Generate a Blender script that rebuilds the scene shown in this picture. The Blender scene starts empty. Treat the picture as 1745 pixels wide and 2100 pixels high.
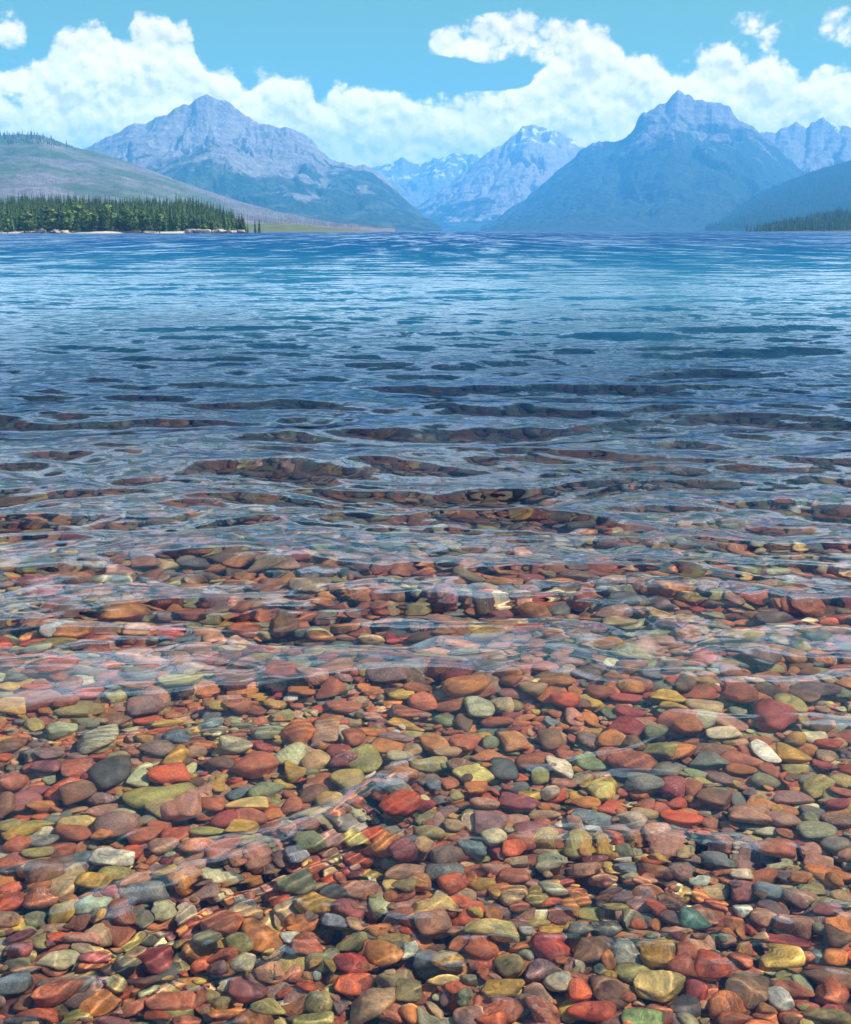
import bpy, bmesh, math, random
import numpy as np
from mathutils import Vector, Matrix

S = bpy.context.scene
COLL = S.collection
random.seed(7)
rng = np.random.default_rng(11)
R = math.radians

# ------------------------------------------------------------------ camera
CAM_H, F_PX, HORIZON = 1.55, 1150.0, 230.8
PITCH = math.atan((512 - HORIZON) / F_PX)
cam_d = bpy.data.cameras.new('camera')
cam = bpy.data.objects.new('camera', cam_d)
COLL.objects.link(cam)
cam.location = (0, 0, CAM_H)
cam.rotation_euler = (math.pi / 2 - PITCH, 0, 0)
cam_d.sensor_fit = 'VERTICAL'
cam_d.sensor_height = 24
cam_d.lens = 24 * F_PX / 1024
cam_d.clip_start = 0.05
cam_d.clip_end = 80000
S.camera = cam

# ------------------------------------------------------------------ light
SUN_EL, SUN_AZ = R(52), R(84)          # azimuth measured from the view direction towards the right
sun_dir = Vector((math.sin(SUN_AZ) * math.cos(SUN_EL), math.cos(SUN_AZ) * math.cos(SUN_EL), math.sin(SUN_EL)))
sl = bpy.data.lights.new('sun', 'SUN')
sl.energy = 5.0
sl.angle = R(0.5)
sl.color = (1.0, 0.92, 0.78)
so = bpy.data.objects.new('sun', sl)
COLL.objects.link(so)
so.rotation_euler = sun_dir.to_track_quat('Z', 'Y').to_euler()
sl.cycles.is_caustics_light = True     # real refracted sunlight on the lake bed

S.view_settings.view_transform = 'Standard'
S.view_settings.look = 'None'
S.view_settings.exposure = 0.95
S.view_settings.gamma = 1.0
S.view_settings.use_curve_mapping = False
S.render.engine = 'CYCLES'
cy = S.cycles
cy.use_denoising = True
cy.denoiser = 'OPENIMAGEDENOISE'
cy.max_bounces = 10
cy.diffuse_bounces = 3
cy.glossy_bounces = 4
cy.transmission_bounces = 8
cy.transparent_max_bounces = 8
cy.volume_bounces = 1
cy.caustics_reflective = False
cy.caustics_refractive = True
cy.sample_clamp_indirect = 6.0
cy.blur_glossy = 0.0


class NT:
    """Small helper for building node trees."""
    def __init__(self, tree):
        self.t = tree
        self.n = tree.nodes
        self.l = tree.links

    def new(self, typ, **kw):
        nd = self.n.new(typ)
        for k, v in kw.items():
            setattr(nd, k, v)
        return nd

    def put(self, sock, v):
        if isinstance(v, bpy.types.NodeSocket):
            self.l.new(v, sock)
        elif v is not None:
            if hasattr(sock.default_value, '__len__') and not hasattr(v, '__len__'):
                v = [v] * len(sock.default_value)
            if hasattr(sock.default_value, '__len__') and len(sock.default_value) == 4 and len(v) == 3:
                v = (*v, 1.0)
            sock.default_value = v

    def math(self, op, a, b=None, c=None, clamp=False):
        nd = self.new('ShaderNodeMath', operation=op, use_clamp=clamp)
        for i, v in enumerate((a, b, c)):
            if v is not None:
                self.put(nd.inputs[i], v)
        return nd.outputs[0]

    def vmath(self, op, a, b=None, scale=None):
        nd = self.new('ShaderNodeVectorMath', operation=op)
        self.put(nd.inputs[0], a)
        if b is not None:
            self.put(nd.inputs[1], b)
        if scale is not None:
            self.put(nd.inputs['Scale'], scale)
        return nd.outputs['Value'] if op in ('LENGTH', 'DOT_PRODUCT', 'DISTANCE') else nd.outputs[0]

    def xyz(self, x, y, z):
        nd = self.new('ShaderNodeCombineXYZ')
        for i, v in enumerate((x, y, z)):
            self.put(nd.inputs[i], v)
        return nd.outputs[0]

    def sep(self, v):
        nd = self.new('ShaderNodeSeparateXYZ')
        self.put(nd.inputs[0], v)
        return nd.outputs

    def rng(self, v, a, b, c=0.0, d=1.0, smooth=True):
        nd = self.new('ShaderNodeMapRange', interpolation_type='SMOOTHSTEP' if smooth else 'LINEAR')
        for i, x in enumerate((v, a, b, c, d)):
            self.put(nd.inputs[i], x)
        return nd.outputs[0]

    def mix(self, f, a, b, blend='MIX'):
        nd = self.new('ShaderNodeMix', data_type='RGBA', blend_type=blend)
        self.put(nd.inputs[0], f)
        self.put(nd.inputs[6], a)
        self.put(nd.inputs[7], b)
        return nd.outputs[2]

    def noise(self, vec, scale, detail=4, rough=0.5, dist=0.0, dims='3D', color=False):
        nd = self.new('ShaderNodeTexNoise', noise_dimensions=dims)
        self.put(nd.inputs['Vector'], vec)
        self.put(nd.inputs['Scale'], scale)
        nd.inputs['Detail'].default_value = detail
        nd.inputs['Roughness'].default_value = rough
        nd.inputs['Distortion'].default_value = dist
        return nd.outputs['Color' if color else 0]

    def voro(self, vec, scale, feature='F1', smooth=None, out='Distance', rand=1.0, detail=0, dims='3D'):
        nd = self.new('ShaderNodeTexVoronoi', feature=feature, voronoi_dimensions=dims)
        self.put(nd.inputs['Vector'], vec)
        self.put(nd.inputs['Scale'], scale)
        nd.inputs['Randomness'].default_value = rand
        nd.inputs['Detail'].default_value = detail
        if smooth is not None:
            nd.inputs['Smoothness'].default_value = smooth
        return nd.outputs[out]

    def ramp(self, f, stops, interp='LINEAR'):
        nd = self.new('ShaderNodeValToRGB')
        cr = nd.color_ramp
        cr.interpolation = interp
        while len(cr.elements) < len(stops):
            cr.elements.new(0.5)
        for e, (p, c) in zip(cr.elements, stops):
            e.position = p
            e.color = (*c, 1) if len(c) == 3 else c
        self.put(nd.inputs[0], f)
        return nd.outputs[0]

    def bump(self, h, strength, dist, normal=None):
        nd = self.new('ShaderNodeBump')
        self.put(nd.inputs['Strength'], strength)
        nd.inputs['Distance'].default_value = dist
        self.put(nd.inputs['Height'], h)
        if normal is not None:
            self.put(nd.inputs['Normal'], normal)
        return nd.outputs[0]


def ray(fx, fy):
    """Viewing direction of a point of the photograph (given in 1745 x 2099 units)."""
    u = (fx * 851 / 1745 - 425.5) / F_PX
    v = (512 - fy * 1024 / 2099) / F_PX
    cp, sp = math.cos(PITCH), math.sin(PITCH)
    return u, cp + v * sp, -sp + v * cp


def at(fx, fy, dist):
    dx, dy, dz = ray(fx, fy)
    return dx / dy * dist, CAM_H + dz / dy * dist


def azel(fx, fy):
    dx, dy, dz = ray(fx, fy)
    return math.degrees(math.atan2(dx, dy)), math.degrees(math.atan2(dz, math.hypot(dx, dy)))


# ------------------------------------------------------------------ sky with cumulus clouds
world = bpy.data.worlds.new('World')
S.world = world
world.use_nodes = True
w = NT(world.node_tree)
w.n.clear()
sky = w.new('ShaderNodeTexSky', sky_type='NISHITA')
sky.sun_disc = False
sky.sun_elevation = SUN_EL
sky.sun_rotation = SUN_AZ
sky.altitude = 960
sky.air_density = 1.0
sky.dust_density = 0.6
sky.ozone_density = 1.0
SKY_STRENGTH = 0.072

direction = w.new('ShaderNodeTexCoord').outputs['Generated']
dx_, dy_, dz_ = w.sep(direction)
az = w.math('MULTIPLY', w.math('ARCTAN2', dx_, dy_), 57.2958)
el = w.math('MULTIPLY', w.math('ARCSINE', dz_), 57.2958)

# upper edge of the cloud bank along the horizon, degrees of elevation against azimuth
TOPS = [(-30, 105), (0, 112), (40, 104), (80, 98), (110, 74), (150, 52), (190, 28), (225, 38), (245, 62), (280, 28), (312, 16),
        (345, 24), (357, 48), (383, 40), (400, 72), (412, 104), (440, 134), (465, 122), (488, 142), (505, 155), (530, 137),
        (590, 132), (625, 144), (642, 172), (656, 192), (690, 167), (740, 162), (762, 172), (800, 160), (832, 186), (880, 192),
        (920, 182), (960, 192), (1010, 182), (1032, 166), (1070, 160), (1110, 130), (1150, 75), (1180, 45), (1212, 28), (1245, 45), (1275, 82), (1300, 98),
        (1340, 88), (1372, 104), (1410, 118), (1440, 92), (1480, 80), (1512, 98), (1540, 104), (1580, 92), (1612, 100),
        (1628, 122), (1652, 140), (1680, 118), (1720, 112), (1775, 118)]
half_az = 20.6
fold = w.math('PINGPONG', w.math('ADD', az, half_az + 41.2 * 4), 2 * half_az)   # mirrored repeats all round the horizon
curve = w.new('ShaderNodeFloatCurve')
cm = curve.mapping
pts = sorted(((azel(x, y)[0] + half_az) / (2 * half_az), azel(x, y)[1] / 12.0) for x, y in TOPS)
pts = [p for p in pts if 0.0 <= p[0] <= 1.0]
cu = cm.curves[0]
cu.points[0].location = (0.0, pts[0][1])
cu.points[1].location = (1.0, pts[-1][1])
for p in pts:
    if 0.004 < p[0] < 0.996:
        cu.points.new(*p)
cm.update()
w.put(curve.inputs['Value'], w.math('DIVIDE', fold, 2 * half_az))
top = w.math('MULTIPLY', curve.outputs[0], 12.0)
fold_az = w.math('SUBTRACT', fold, half_az)


def blob(fx, fy, rx, ry):
    a, e = azel(fx, fy)
    ka = math.degrees(math.atan(rx * 851 / 1745 / F_PX))
    ke = math.degrees(math.atan(ry * 1024 / 2099 / F_PX))
    p = w.math('DIVIDE', w.math('SUBTRACT', fold_az, a), ka)
    q = w.math('DIVIDE', w.math('SUBTRACT', el, e), ke)
    r2 = w.math('ADD', w.math('MULTIPLY', p, p), w.math('MULTIPLY', q, q))
    return w.math('SUBTRACT', 1.0, r2)


field = w.math('SUBTRACT', top, el)
for b, k in (((925, 92, 50, 30), .75), ((1000, 78, 75, 42), .8), ((1060, 68, 60, 42), .8), ((1110, 88, 80, 48), .85), ((1570, 62, 62, 34), .42), ((1726, 62, 52, 38), .42), ((8, 62, 48, 36), .36)):
    field = w.math('MAXIMUM', field, w.math('MULTIPLY', blob(*b), k))
for b, k in (((335, 232, 85, 42), 2.2), ((45, 212, 75, 38), 1.3), ((985, 165, 120, 20), 0.9), ((860, 150, 140, 34), 1.0)):
    field = w.math('SUBTRACT', field, w.math('MULTIPLY', w.math('MAXIMUM', blob(*b), 0.0), k * 1.4))


def puffs(vec):
    warp = w.vmath('SCALE', w.vmath('SUBTRACT', w.noise(vec, 0.8, 3, 0.55, color=True), (0.5, 0.5, 0.5)), scale=1.0)
    v2 = w.vmath('ADD', vec, warp)
    a = w.math('SUBTRACT', 1.0, w.voro(v2, 0.62, 'SMOOTH_F1', 0.25))
    b = w.math('SUBTRACT', 1.0, w.voro(v2, 1.7, 'SMOOTH_F1', 0.25))
    c = w.math('SUBTRACT', 1.0, w.voro(v2, 4.2, 'SMOOTH_F1', 0.3))
    s = w.math('MULTIPLY_ADD', b, 0.42, a)
    s = w.math('MULTIPLY_ADD', c, 0.17, s)
    return s, v2


flat = w.xyz(az, w.math('MULTIPLY', el, 1.15), 3.7)
puff0, v2_ = puffs(flat)
puff1, _ = puffs(w.vmath('ADD', flat, (0.16, 0.40, 0.0)))
fine = w.noise(flat, 2.2, 9, 0.62)
broad = w.noise(flat, 0.32, 4, 0.5)
edge = w.math('ADD', w.math('MULTIPLY', w.math('SUBTRACT', puff0, 0.98), 1.15), w.math('MULTIPLY', w.math('SUBTRACT', fine, 0.5), 0.6))
dens = w.math('ADD', field, edge)
low_alpha = w.rng(dens, -0.12, 0.42)
# clouds added above the view, cover shaped to brighten the water reflections
zc = w.math('MAXIMUM', dz_, 0.08)
plane = w.xyz(w.math('DIVIDE', dx_, zc), w.math('DIVIDE', dy_, zc), 0.0)
hn = w.noise(plane, 1.15, 7, 0.56, 0.25)
high = w.math('MULTIPLY', w.rng(w.math('SUBTRACT', hn, w.rng(el, 18.0, 28.0, 0.0, 0.20)), 0.41, 0.54), w.rng(el, 11.0, 14.5))
alpha = w.math('MAXIMUM', low_alpha, high)
# sunlit and shaded sides of the puffs
relief = w.math('SUBTRACT', puff0, puff1)
inside = w.rng(dens, 0.1, 2.6)
tone = w.math('MULTIPLY_ADD', relief, 1.0, 0.84)
tone = w.math('SUBTRACT', tone, w.math('MULTIPLY', inside, w.math('MULTIPLY_ADD', broad, 1.1, -0.36)))
tone = w.math('MULTIPLY_ADD', w.math('SUBTRACT', fine, 0.5), 0.16, tone, clamp=True)
cloud_col = w.ramp(tone, [(0.0, (0.50, 0.46, 0.43)), (0.35, (0.70, 0.63, 0.56)), (0.7, (1.0, 0.86, 0.70)), (1.0, (1.26, 1.02, 0.78))], 'EASE')
cloud_rad = w.vmath('SCALE', cloud_col, scale=w.math('DIVIDE', w.math('ADD', w.rng(el, 3.0, 10.5, 1.45, 0.66, False), w.rng(el, 11.0, 15.0, 0.0, 1.05)), SKY_STRENGTH))  # overhead cloud gets extra brightness for the water reflections
tint = w.mix(1.0, sky.outputs[0], w.mix(w.rng(el, 12.0, 45.0), (0.72, 0.93, 0.31), (0.74, 1.14, 1.70)), 'MULTIPLY')  # upper sky made brighter and bluer to light the water reflections
cloud_rad = w.mix(w.rng(el, 11.5, 16.0), cloud_rad, w.vmath('MULTIPLY', cloud_rad, (0.62, 0.93, 1.42)))    # overhead cloud tinted blue so the water reflects bluer
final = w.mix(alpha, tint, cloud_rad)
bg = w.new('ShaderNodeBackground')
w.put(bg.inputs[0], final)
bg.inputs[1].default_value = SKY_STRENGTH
out = w.new('ShaderNodeOutputWorld')
w.l.new(bg.outputs[0], out.inputs[0])
world.cycles.sampling_method = 'MANUAL'
world.cycles.sample_map_resolution = 1024


# ------------------------------------------------------------------ helpers
def hash2(ix, iy, seed):
    h = (ix.astype(np.int64) * 374761393 + iy.astype(np.int64) * 668265263 + seed * 974634777) & 0xFFFFFFFF
    h = ((h ^ (h >> 13)) * 1274126177) & 0xFFFFFFFF
    return (h ^ (h >> 16)) & 0xFFFFFFFF


def perlin(x, y, seed=0):
    x = np.asarray(x, float)
    y = np.asarray(y, float)
    ix, iy = np.floor(x), np.floor(y)
    fx, fy = x - ix, y - iy
    sx, sy = fx * fx * fx * (fx * (fx * 6 - 15) + 10), fy * fy * fy * (fy * (fy * 6 - 15) + 10)

    def g(ax, ay):
        a = hash2(ix + ax, iy + ay, seed) * (2 * np.pi / 4294967296.0)
        return np.cos(a) * (fx - ax) + np.sin(a) * (fy - ay)
    n0 = g(0, 0) * (1 - sx) + g(1, 0) * sx
    n1 = g(0, 1) * (1 - sx) + g(1, 1) * sx
    return (n0 * (1 - sy) + n1 * sy) * 1.5


def fbm(x, y, o=5, seed=0, gain=0.5):
    s, a = 0, 1.0
    for i in range(o):
        s = s + a * perlin(x * 2 ** i, y * 2 ** i, seed + i * 17)
        a *= gain
    return s


def ridged(x, y, o=5, seed=0, gain=0.5):
    s, a = 0, 1.0
    for i in range(o):
        s = s + a * (1 - 2 * np.abs(perlin(x * 2 ** i, y * 2 ** i, seed + i * 17)))
        a *= gain
    return s


def smooth(a, b, v):
    t = np.clip((v - a) / (b - a), 0, 1)
    return t * t * (3 - 2 * t)


def np_mesh(name, co, faces, shade=True):
    me = bpy.data.meshes.new(name)
    co = np.asarray(co, np.float32)
    faces = np.asarray(faces, np.int32)
    k = faces.shape[1]
    me.vertices.add(len(co))
    me.vertices.foreach_set('co', co.ravel())
    me.loops.add(faces.size)
    me.loops.foreach_set('vertex_index', faces.ravel())
    me.polygons.add(len(faces))
    me.polygons.foreach_set('loop_start', np.arange(0, faces.size, k, dtype=np.int32))
    me.polygons.foreach_set('loop_total', np.full(len(faces), k, np.int32))
    me.polygons.foreach_set('use_smooth', np.full(len(faces), shade))
    me.update(calc_edges=True)
    return me


def grid_faces(nr, nc):
    i = np.arange(nr * nc).reshape(nr, nc)
    return np.stack([i[:-1, :-1], i[:-1, 1:], i[1:, 1:], i[1:, :-1]], -1).reshape(-1, 4)


def link(name, me, mat=None, parent=None, label=None, cat=None, group=None, kind=None):
    o = bpy.data.objects.new(name, me)
    COLL.objects.link(o)
    if mat is not None and me is not None and not me.materials:
        me.materials.append(mat)
    if parent is not None:
        o.parent = parent
    for k, v in (('label', label), ('category', cat), ('group', group), ('kind', kind)):
        if v:
            o[k] = v
    return o


def material(name):
    m = bpy.data.materials.new(name)
    m.use_nodes = True
    t = NT(m.node_tree)
    t.n.clear()
    return m, t, t.new('ShaderNodeOutputMaterial')


def principled(t, out, color, rough=0.7, normal=None, spec=0.5, **kw):
    b = t.new('ShaderNodeBsdfPrincipled')
    t.put(b.inputs['Base Color'], color)
    t.put(b.inputs['Roughness'], rough)
    b.inputs['Specular IOR Level'].default_value = spec
    if normal is not None:
        t.put(b.inputs['Normal'], normal)
    t.l.new(b.outputs[0], out.inputs['Surface'])
    return b


def icosphere(sub):
    bm = bmesh.new()
    bmesh.ops.create_icosphere(bm, subdivisions=sub, radius=1.0)
    co = np.array([v.co[:] for v in bm.verts])
    fa = np.array([[v.index for v in f.verts] for f in bm.faces])
    bm.free()
    return co, fa


def scatter(name, points, rots, scales, idx, collection, cols=None, kind='stuff', receiver=False):
    """One stuff object: a cloud of points that carries copies of a few shapes (geometry nodes)."""
    me = bpy.data.meshes.new(name)
    me.vertices.add(len(points))
    me.vertices.foreach_set('co', np.asarray(points, np.float32).ravel())
    for nm, typ, data in (('rot', 'FLOAT_VECTOR', rots), ('scl', 'FLOAT_VECTOR', scales)):
        a = me.attributes.new(nm, typ, 'POINT')
        a.data.foreach_set('vector', np.asarray(data, np.float32).ravel())
    a = me.attributes.new('idx', 'INT', 'POINT')
    a.data.foreach_set('value', np.asarray(idx, np.int32))
    if cols is not None:
        a = me.attributes.new('col', 'FLOAT_COLOR', 'POINT')
        a.data.foreach_set('color', np.asarray(cols, np.float32).ravel())
    o = link(name, me, kind=kind)
    ng = bpy.data.node_groups.new(name, 'GeometryNodeTree')
    ng.interface.new_socket('Geometry', in_out='INPUT', socket_type='NodeSocketGeometry')
    ng.interface.new_socket('Geometry', in_out='OUTPUT', socket_type='NodeSocketGeometry')
    gi, go = ng.nodes.new('NodeGroupInput'), ng.nodes.new('NodeGroupOutput')
    ci = ng.nodes.new('GeometryNodeCollectionInfo')
    ci.inputs['Collection'].default_value = collection
    ci.inputs['Separate Children'].default_value = True
    ci.inputs['Reset Children'].default_value = True
    ip = ng.nodes.new('GeometryNodeInstanceOnPoints')
    ip.inputs['Pick Instance'].default_value = True

    def named(n, typ):
        a = ng.nodes.new('GeometryNodeInputNamedAttribute')
        a.data_type = typ
        a.inputs[0].default_value = n
        return a.outputs[0]
    L = ng.links
    L.new(gi.outputs[0], ip.inputs['Points'])
    L.new(ci.outputs[0], ip.inputs['Instance'])
    L.new(named('idx', 'INT'), ip.inputs['Instance Index'])
    e2r = ng.nodes.new('FunctionNodeEulerToRotation')
    L.new(named('rot', 'FLOAT_VECTOR'), e2r.inputs[0])
    L.new(e2r.outputs[0], ip.inputs['Rotation'])
    L.new(named('scl', 'FLOAT_VECTOR'), ip.inputs['Scale'])
    L.new(ip.outputs[0], go.inputs[0])
    md = o.modifiers.new('scatter', 'NODES')
    md.node_group = ng
    if receiver:
        o.cycles.is_caustics_receiver = True
    return o


# ------------------------------------------------------------------ lake bed
def bed_depth(y):
    return 0.13 + 0.055 * (np.minimum(y, 45.0) - 2) + 0.2 * np.clip(y - 45.0, 0, 15)


def bed_material():
    m, t, o = material('wet_stony_bed')
    p = t.new('ShaderNodeNewGeometry').outputs['Position']
    pz = t.vmath('MULTIPLY', p, (1, 1, 0))
    cell = t.voro(pz, 11, out='Color')
    d = t.voro(pz, 11)
    hue = t.sep(cell)[0]
    c = t.ramp(hue, [(0.0, (0.24, 0.08, 0.05)), (0.3, (0.28, 0.12, 0.06)), (0.5, (0.2, 0.18, 0.09)), (0.7, (0.14, 0.15, 0.12)), (0.9, (0.25, 0.17, 0.13)), (1.0, (0.4, 0.3, 0.12))], 'CONSTANT')
    n = t.noise(pz, 0.7, 5)
    c = t.mix(t.rng(n, 0.4, 0.7), t.vmath('SCALE', c, scale=0.5), (0.06, 0.05, 0.03))
    bp = t.bump(t.math('SUBTRACT', 1.0, d), 0.9, 0.05)
    principled(t, o, c, 0.8, bp, 0.3)
    return m


ys = np.concatenate([np.linspace(-6, 60, 90), np.geomspace(64, 22000, 30)])
xs = np.linspace(-1, 1, 61)
Y, X = np.meshgrid(ys, xs, indexing='ij')
X = X * (np.abs(Y) * 0.9 + 12)
Z = -bed_depth(Y) - 0.075 + 0.02 * fbm(X * 0.6, Y * 0.6, 3, 3) * smooth(60, 4, Y)
bed = link('lake_bed', np_mesh('lake_bed', np.stack([X, Y, Z], -1).reshape(-1, 3), grid_faces(*X.shape)), bed_material(), kind='structure')
bed.cycles.is_caustics_receiver = True

# ------------------------------------------------------------------ water
ROWS, COLS = 1010, 820
th = np.linspace(R(62), R(0.24), ROWS)
yw = CAM_H / np.tan(th)
yw = np.concatenate([yw, np.geomspace(yw[-1] * 1.15, 21500, 26)])
step = np.gradient(yw)
sx = np.linspace(-1, 1, COLS - 16)
sx = np.concatenate([-1 - np.geomspace(0.006, 5.0, 8)[::-1], sx, 1 + np.geomspace(0.006, 5.0, 8)])       # coarse margins out to the sides
half = (0.435 + 0.5 * smooth(60, 400, yw)) * yw + 0.5
Y = np.repeat(yw[:, None], COLS, 1)
X = half[:, None] * sx[None, :]
DY = np.repeat(step[:, None], COLS, 1)
wr = np.random.default_rng(5)
Zw = np.zeros_like(X)
# the swell drifts towards the shore; a slow warp keeps crests from being straight
wx = X + 0.22 * perlin(X * 0.9, Y * 0.9, 71) + 0.06 * perlin(X * 3.1, Y * 3.1, 72)
wy = Y + 0.30 * perlin(X * 0.55, Y * 0.8, 73) + 0.07 * perlin(X * 2.6, Y * 3.3, 74)
NW = 84
lam = np.geomspace(3.2, 0.075, NW)
grow = 0.12 + 0.88 * smooth(2.7, 5.2, Y)
for i, l in enumerate(lam):
    spread = 0.26 if l > 0.5 else 0.42 if l > 0.16 else 0.75
    a = wr.normal(0, spread)
    k = 2 * np.pi / l
    ph = k * (np.cos(a) * wy + np.sin(a) * wx) + wr.uniform(0, 6.283)
    slope = 0.039 * (1.6 if 0.35 < l < 1.3 else 0.9 if l >= 1.3 else 1.15 if l > 0.14 else 0.6)
    amp = slope / k * wr.uniform(0.6, 1.4)
    g = grow if l > 0.2 else grow * 0.8
    keep = smooth(1.6, 3.6, l / DY) * smooth(1.25, 1.02, np.abs(sx))[None, :]
    if not keep.any():
        continue
    s = np.sin(ph)
    if l > 0.12:
        s = np.exp(0.75 * (s - 1)) * 1.6 - 0.75       # sharper crests, flatter troughs
    patch = 0.65 + 0.7 * perlin(X * 0.5 / max(l, 0.3) + i * 3.1, Y * 0.5 / max(l, 0.3), 90 + i)
    Zw += amp * g * keep * s * np.clip(patch, 0, 1.6)
# two little wave fronts with capillary ripples close to the shore


def front(p0, p1, width, height, cap, lamc, seed):
    global Zw
    d = np.array(p1) - np.array(p0)
    L = np.hypot(*d)
    d = d / L
    nrm = np.array((d[1], -d[0]))
    rx, ry = X - p0[0], Y - p0[1]
    u = (rx * d[0] + ry * d[1]) / L
    v = rx * nrm[0] + ry * nrm[1] + 0.05 * perlin(u * 3, u * 0 + 0.3, seed)
    env = smooth(-0.15, 0.2, u) * smooth(1.15, 0.8, u)
    Zw += env * height * np.exp(-(v / width) ** 2)
    Zw += env * cap * np.exp(-((v - width * 1.0) / (width * 1.1)) ** 2) * np.sin(2 * np.pi * v / lamc + 1.2 * perlin(u * 6, v * 9, seed + 1))


front((-0.75, 2.28), (0.0, 3.05), 0.095, 0.019, 0.00035, 0.03, 5)
front((0.25, 2.70), (0.95, 2.66), 0.07, 0.012, 0.0003, 0.028, 8)
front((-1.3, 3.55), (0.2, 3.9), 0.10, 0.010, 0.0005, 0.03, 9)
for q_, (p_, q2_) in enumerate((((-0.30, 2.78), (0.02, 3.30)), ((-0.95, 2.52), (-0.55, 2.92)), ((0.30, 3.10), (0.95, 3.42)), ((0.45, 2.42), (0.80, 2.72)), ((-0.55, 2.20), (-0.15, 2.42)), ((0.1, 2.25), (0.6, 2.33)), ((-0.9, 3.3), (-0.4, 3.5)))):
    front(p_, q2_, 0.017, 0.0012, 0.0, 0.03, 120 + q_)
ripple = smooth(2.95, 2.2, Y + 0.25 * perlin(X * 1.3, Y * 1.3, 44))
Zw += ripple * (0.0011 * (ridged(X * 6.5, Y * 8.5, 2, 33, 0.35) - 0.6) + 0.0013 * perlin(X * 15, Y * 19, 35) + 0.0060 * perlin(X * 8, Y * 10, 37) + 0.002 * perlin(X * 3.3, Y * 4.2, 36))
wme = np_mesh('lake_water', np.stack([X, Y, Zw], -1).reshape(-1, 3), grid_faces(*X.shape))
m, t, o = material('lake_water')
pos = t.new('ShaderNodeNewGeometry').outputs['Position']
px_, py_, pz_ = t.sep(pos)
ly = t.math('LOGARITHM', t.math('MAXIMUM', py_, 0.5), 10.0)
# fine wind ripples where the mesh is too coarse to carry them
v1 = t.vmath('MULTIPLY', pos, (0.55, 1.0, 0.0))
gust = t.rng(t.noise(t.vmath('MULTIPLY', pos, (0.010, 0.004, 0.0)), 1.0, 5, 0.65), 0.3, 0.7, 0.6, 1.3, False)
slopes = None
for sc_, ax_, ay_, k0, k1, y0_, y1_ in ((26.0, .55, 1, 0.0, 0.10, 3.2, 5.0), (9.0, .55, 1, 0.0, 0.26, 3.3, 6.0), (3.0, .55, 1, 0.03, 0.46, 3.4, 14.0), (0.55, .55, 1, 0.0, 0.70, 9.0, 60.0),
                                        (0.42, 1, .14, 0.0, 0.95, 35.0, 110.0), (0.19, 1, .05, 0.0, 0.95, 100.0, 350.0), (0.07, 1, .02, 0.0, 0.9, 300.0, 1400.0)):
    nc = t.vmath('SUBTRACT', t.noise(t.vmath('MULTIPLY', pos, (ax_, ay_, 0.0)), sc_, 4, 0.6, 0.3, color=True), (0.5, 0.5, 0.5))
    nc = t.vmath('SCALE', nc, scale=t.rng(ly, math.log10(y0_), math.log10(y1_), k0, k1))
    slopes = nc if slopes is None else t.vmath('ADD', slopes, nc)
slopes = t.vmath('SCALE', t.vmath('MULTIPLY', slopes, (0.55, 1.0, 0.0)), scale=gust)
slopes = t.vmath('ADD', slopes, t.xyz(0.0, t.rng(ly, 1.0, 1.9, 0.0, -0.27, False), 0.0))     # wind waves lean towards the shore
bp = t.vmath('NORMALIZE', t.vmath('ADD', t.new('ShaderNodeNewGeometry').outputs['Normal'], slopes))
glass = t.new('ShaderNodeBsdfGlass')
glass.inputs['IOR'].default_value = 1.333
glass.inputs['Roughness'].default_value = 0.0
t.put(glass.inputs['Color'], t.mix(t.rng(py_, 3.0, 12.0), (0.98, 1.0, 0.99), (0.36, 0.52, 0.70)))
t.put(glass.inputs['Normal'], bp)
# the shelf falls away: deep water shows its own colour
shelf = t.math('ADD', py_, t.math('MULTIPLY', t.math('SUBTRACT', t.noise(pos, 0.16, 3), 0.5), 9.0))
bodyc = t.mix(t.rng(ly, 1.5, 2.5), (0.004, 0.092, 0.168), (0.002, 0.048, 0.145))
deep = t.new('ShaderNodeBsdfPrincipled')
t.put(deep.inputs['Base Color'], bodyc)
deep.inputs['Roughness'].default_value = 0.04
deep.inputs['IOR'].default_value = 1.333
t.put(deep.inputs['Normal'], bp)
mx = t.new('ShaderNodeMixShader')
t.put(mx.inputs[0], t.rng(shelf, 8.0, 30.0))
t.l.new(glass.outputs[0], mx.inputs[1])
t.l.new(deep.outputs[0], mx.inputs[2])
t.l.new(mx.outputs[0], o.inputs['Surface'])
water = link('lake_water', wme, m, kind='structure')
water.cycles.is_caustics_caster = True

# ------------------------------------------------------------------ pebbles
PAL = dict(br=(.33, .100, .044), rr=(.45, .085, .025), ma=(.27, .045, .035), bn=(.17, .083, .040), tn=(.37, .245, .13), mu=(.43, .26, .045),
           ol=(.29, .24, .08), gg=(.18, .185, .105), gr=(.165, .155, .135), bg=(.14, .17, .19), wh=(.56, .53, .48), pk=(.38, .19, .125),
           pu=(.21, .125, .110), cr=(.55, .47, .30), sg=(.38, .37, .22), pl=(.24, .075, .070), da=(.065, .065, .062), ye=(.54, .42, .14),
           gn=(.19, .26, .09), mi=(.44, .54, .38), te=(.085, .165, .135), lg=(.42, .42, .40))
PAL['or'] = (.42, .155, .038)
PAL = {k_: tuple(min(0.85, q_ * m_) for q_, m_ in zip(v_, (1.42, 1.27, 1.06))) for k_, v_ in PAL.items()}
FILL = [('br', .24), ('or', .19), ('bn', .08), ('pk', .095), ('pu', .08), ('ol', .10), ('gg', .055), ('tn', .10), ('mu', .085), ('gr', .06), ('ma', .025), ('bg', .02), ('sg', .025), ('cr', .02), ('pl', .03), ('rr', .05), ('wh', .008)]
FK = [a for a, b in FILL]
FP = np.array([b for a, b in FILL])
FP = FP / FP.sum()


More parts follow.
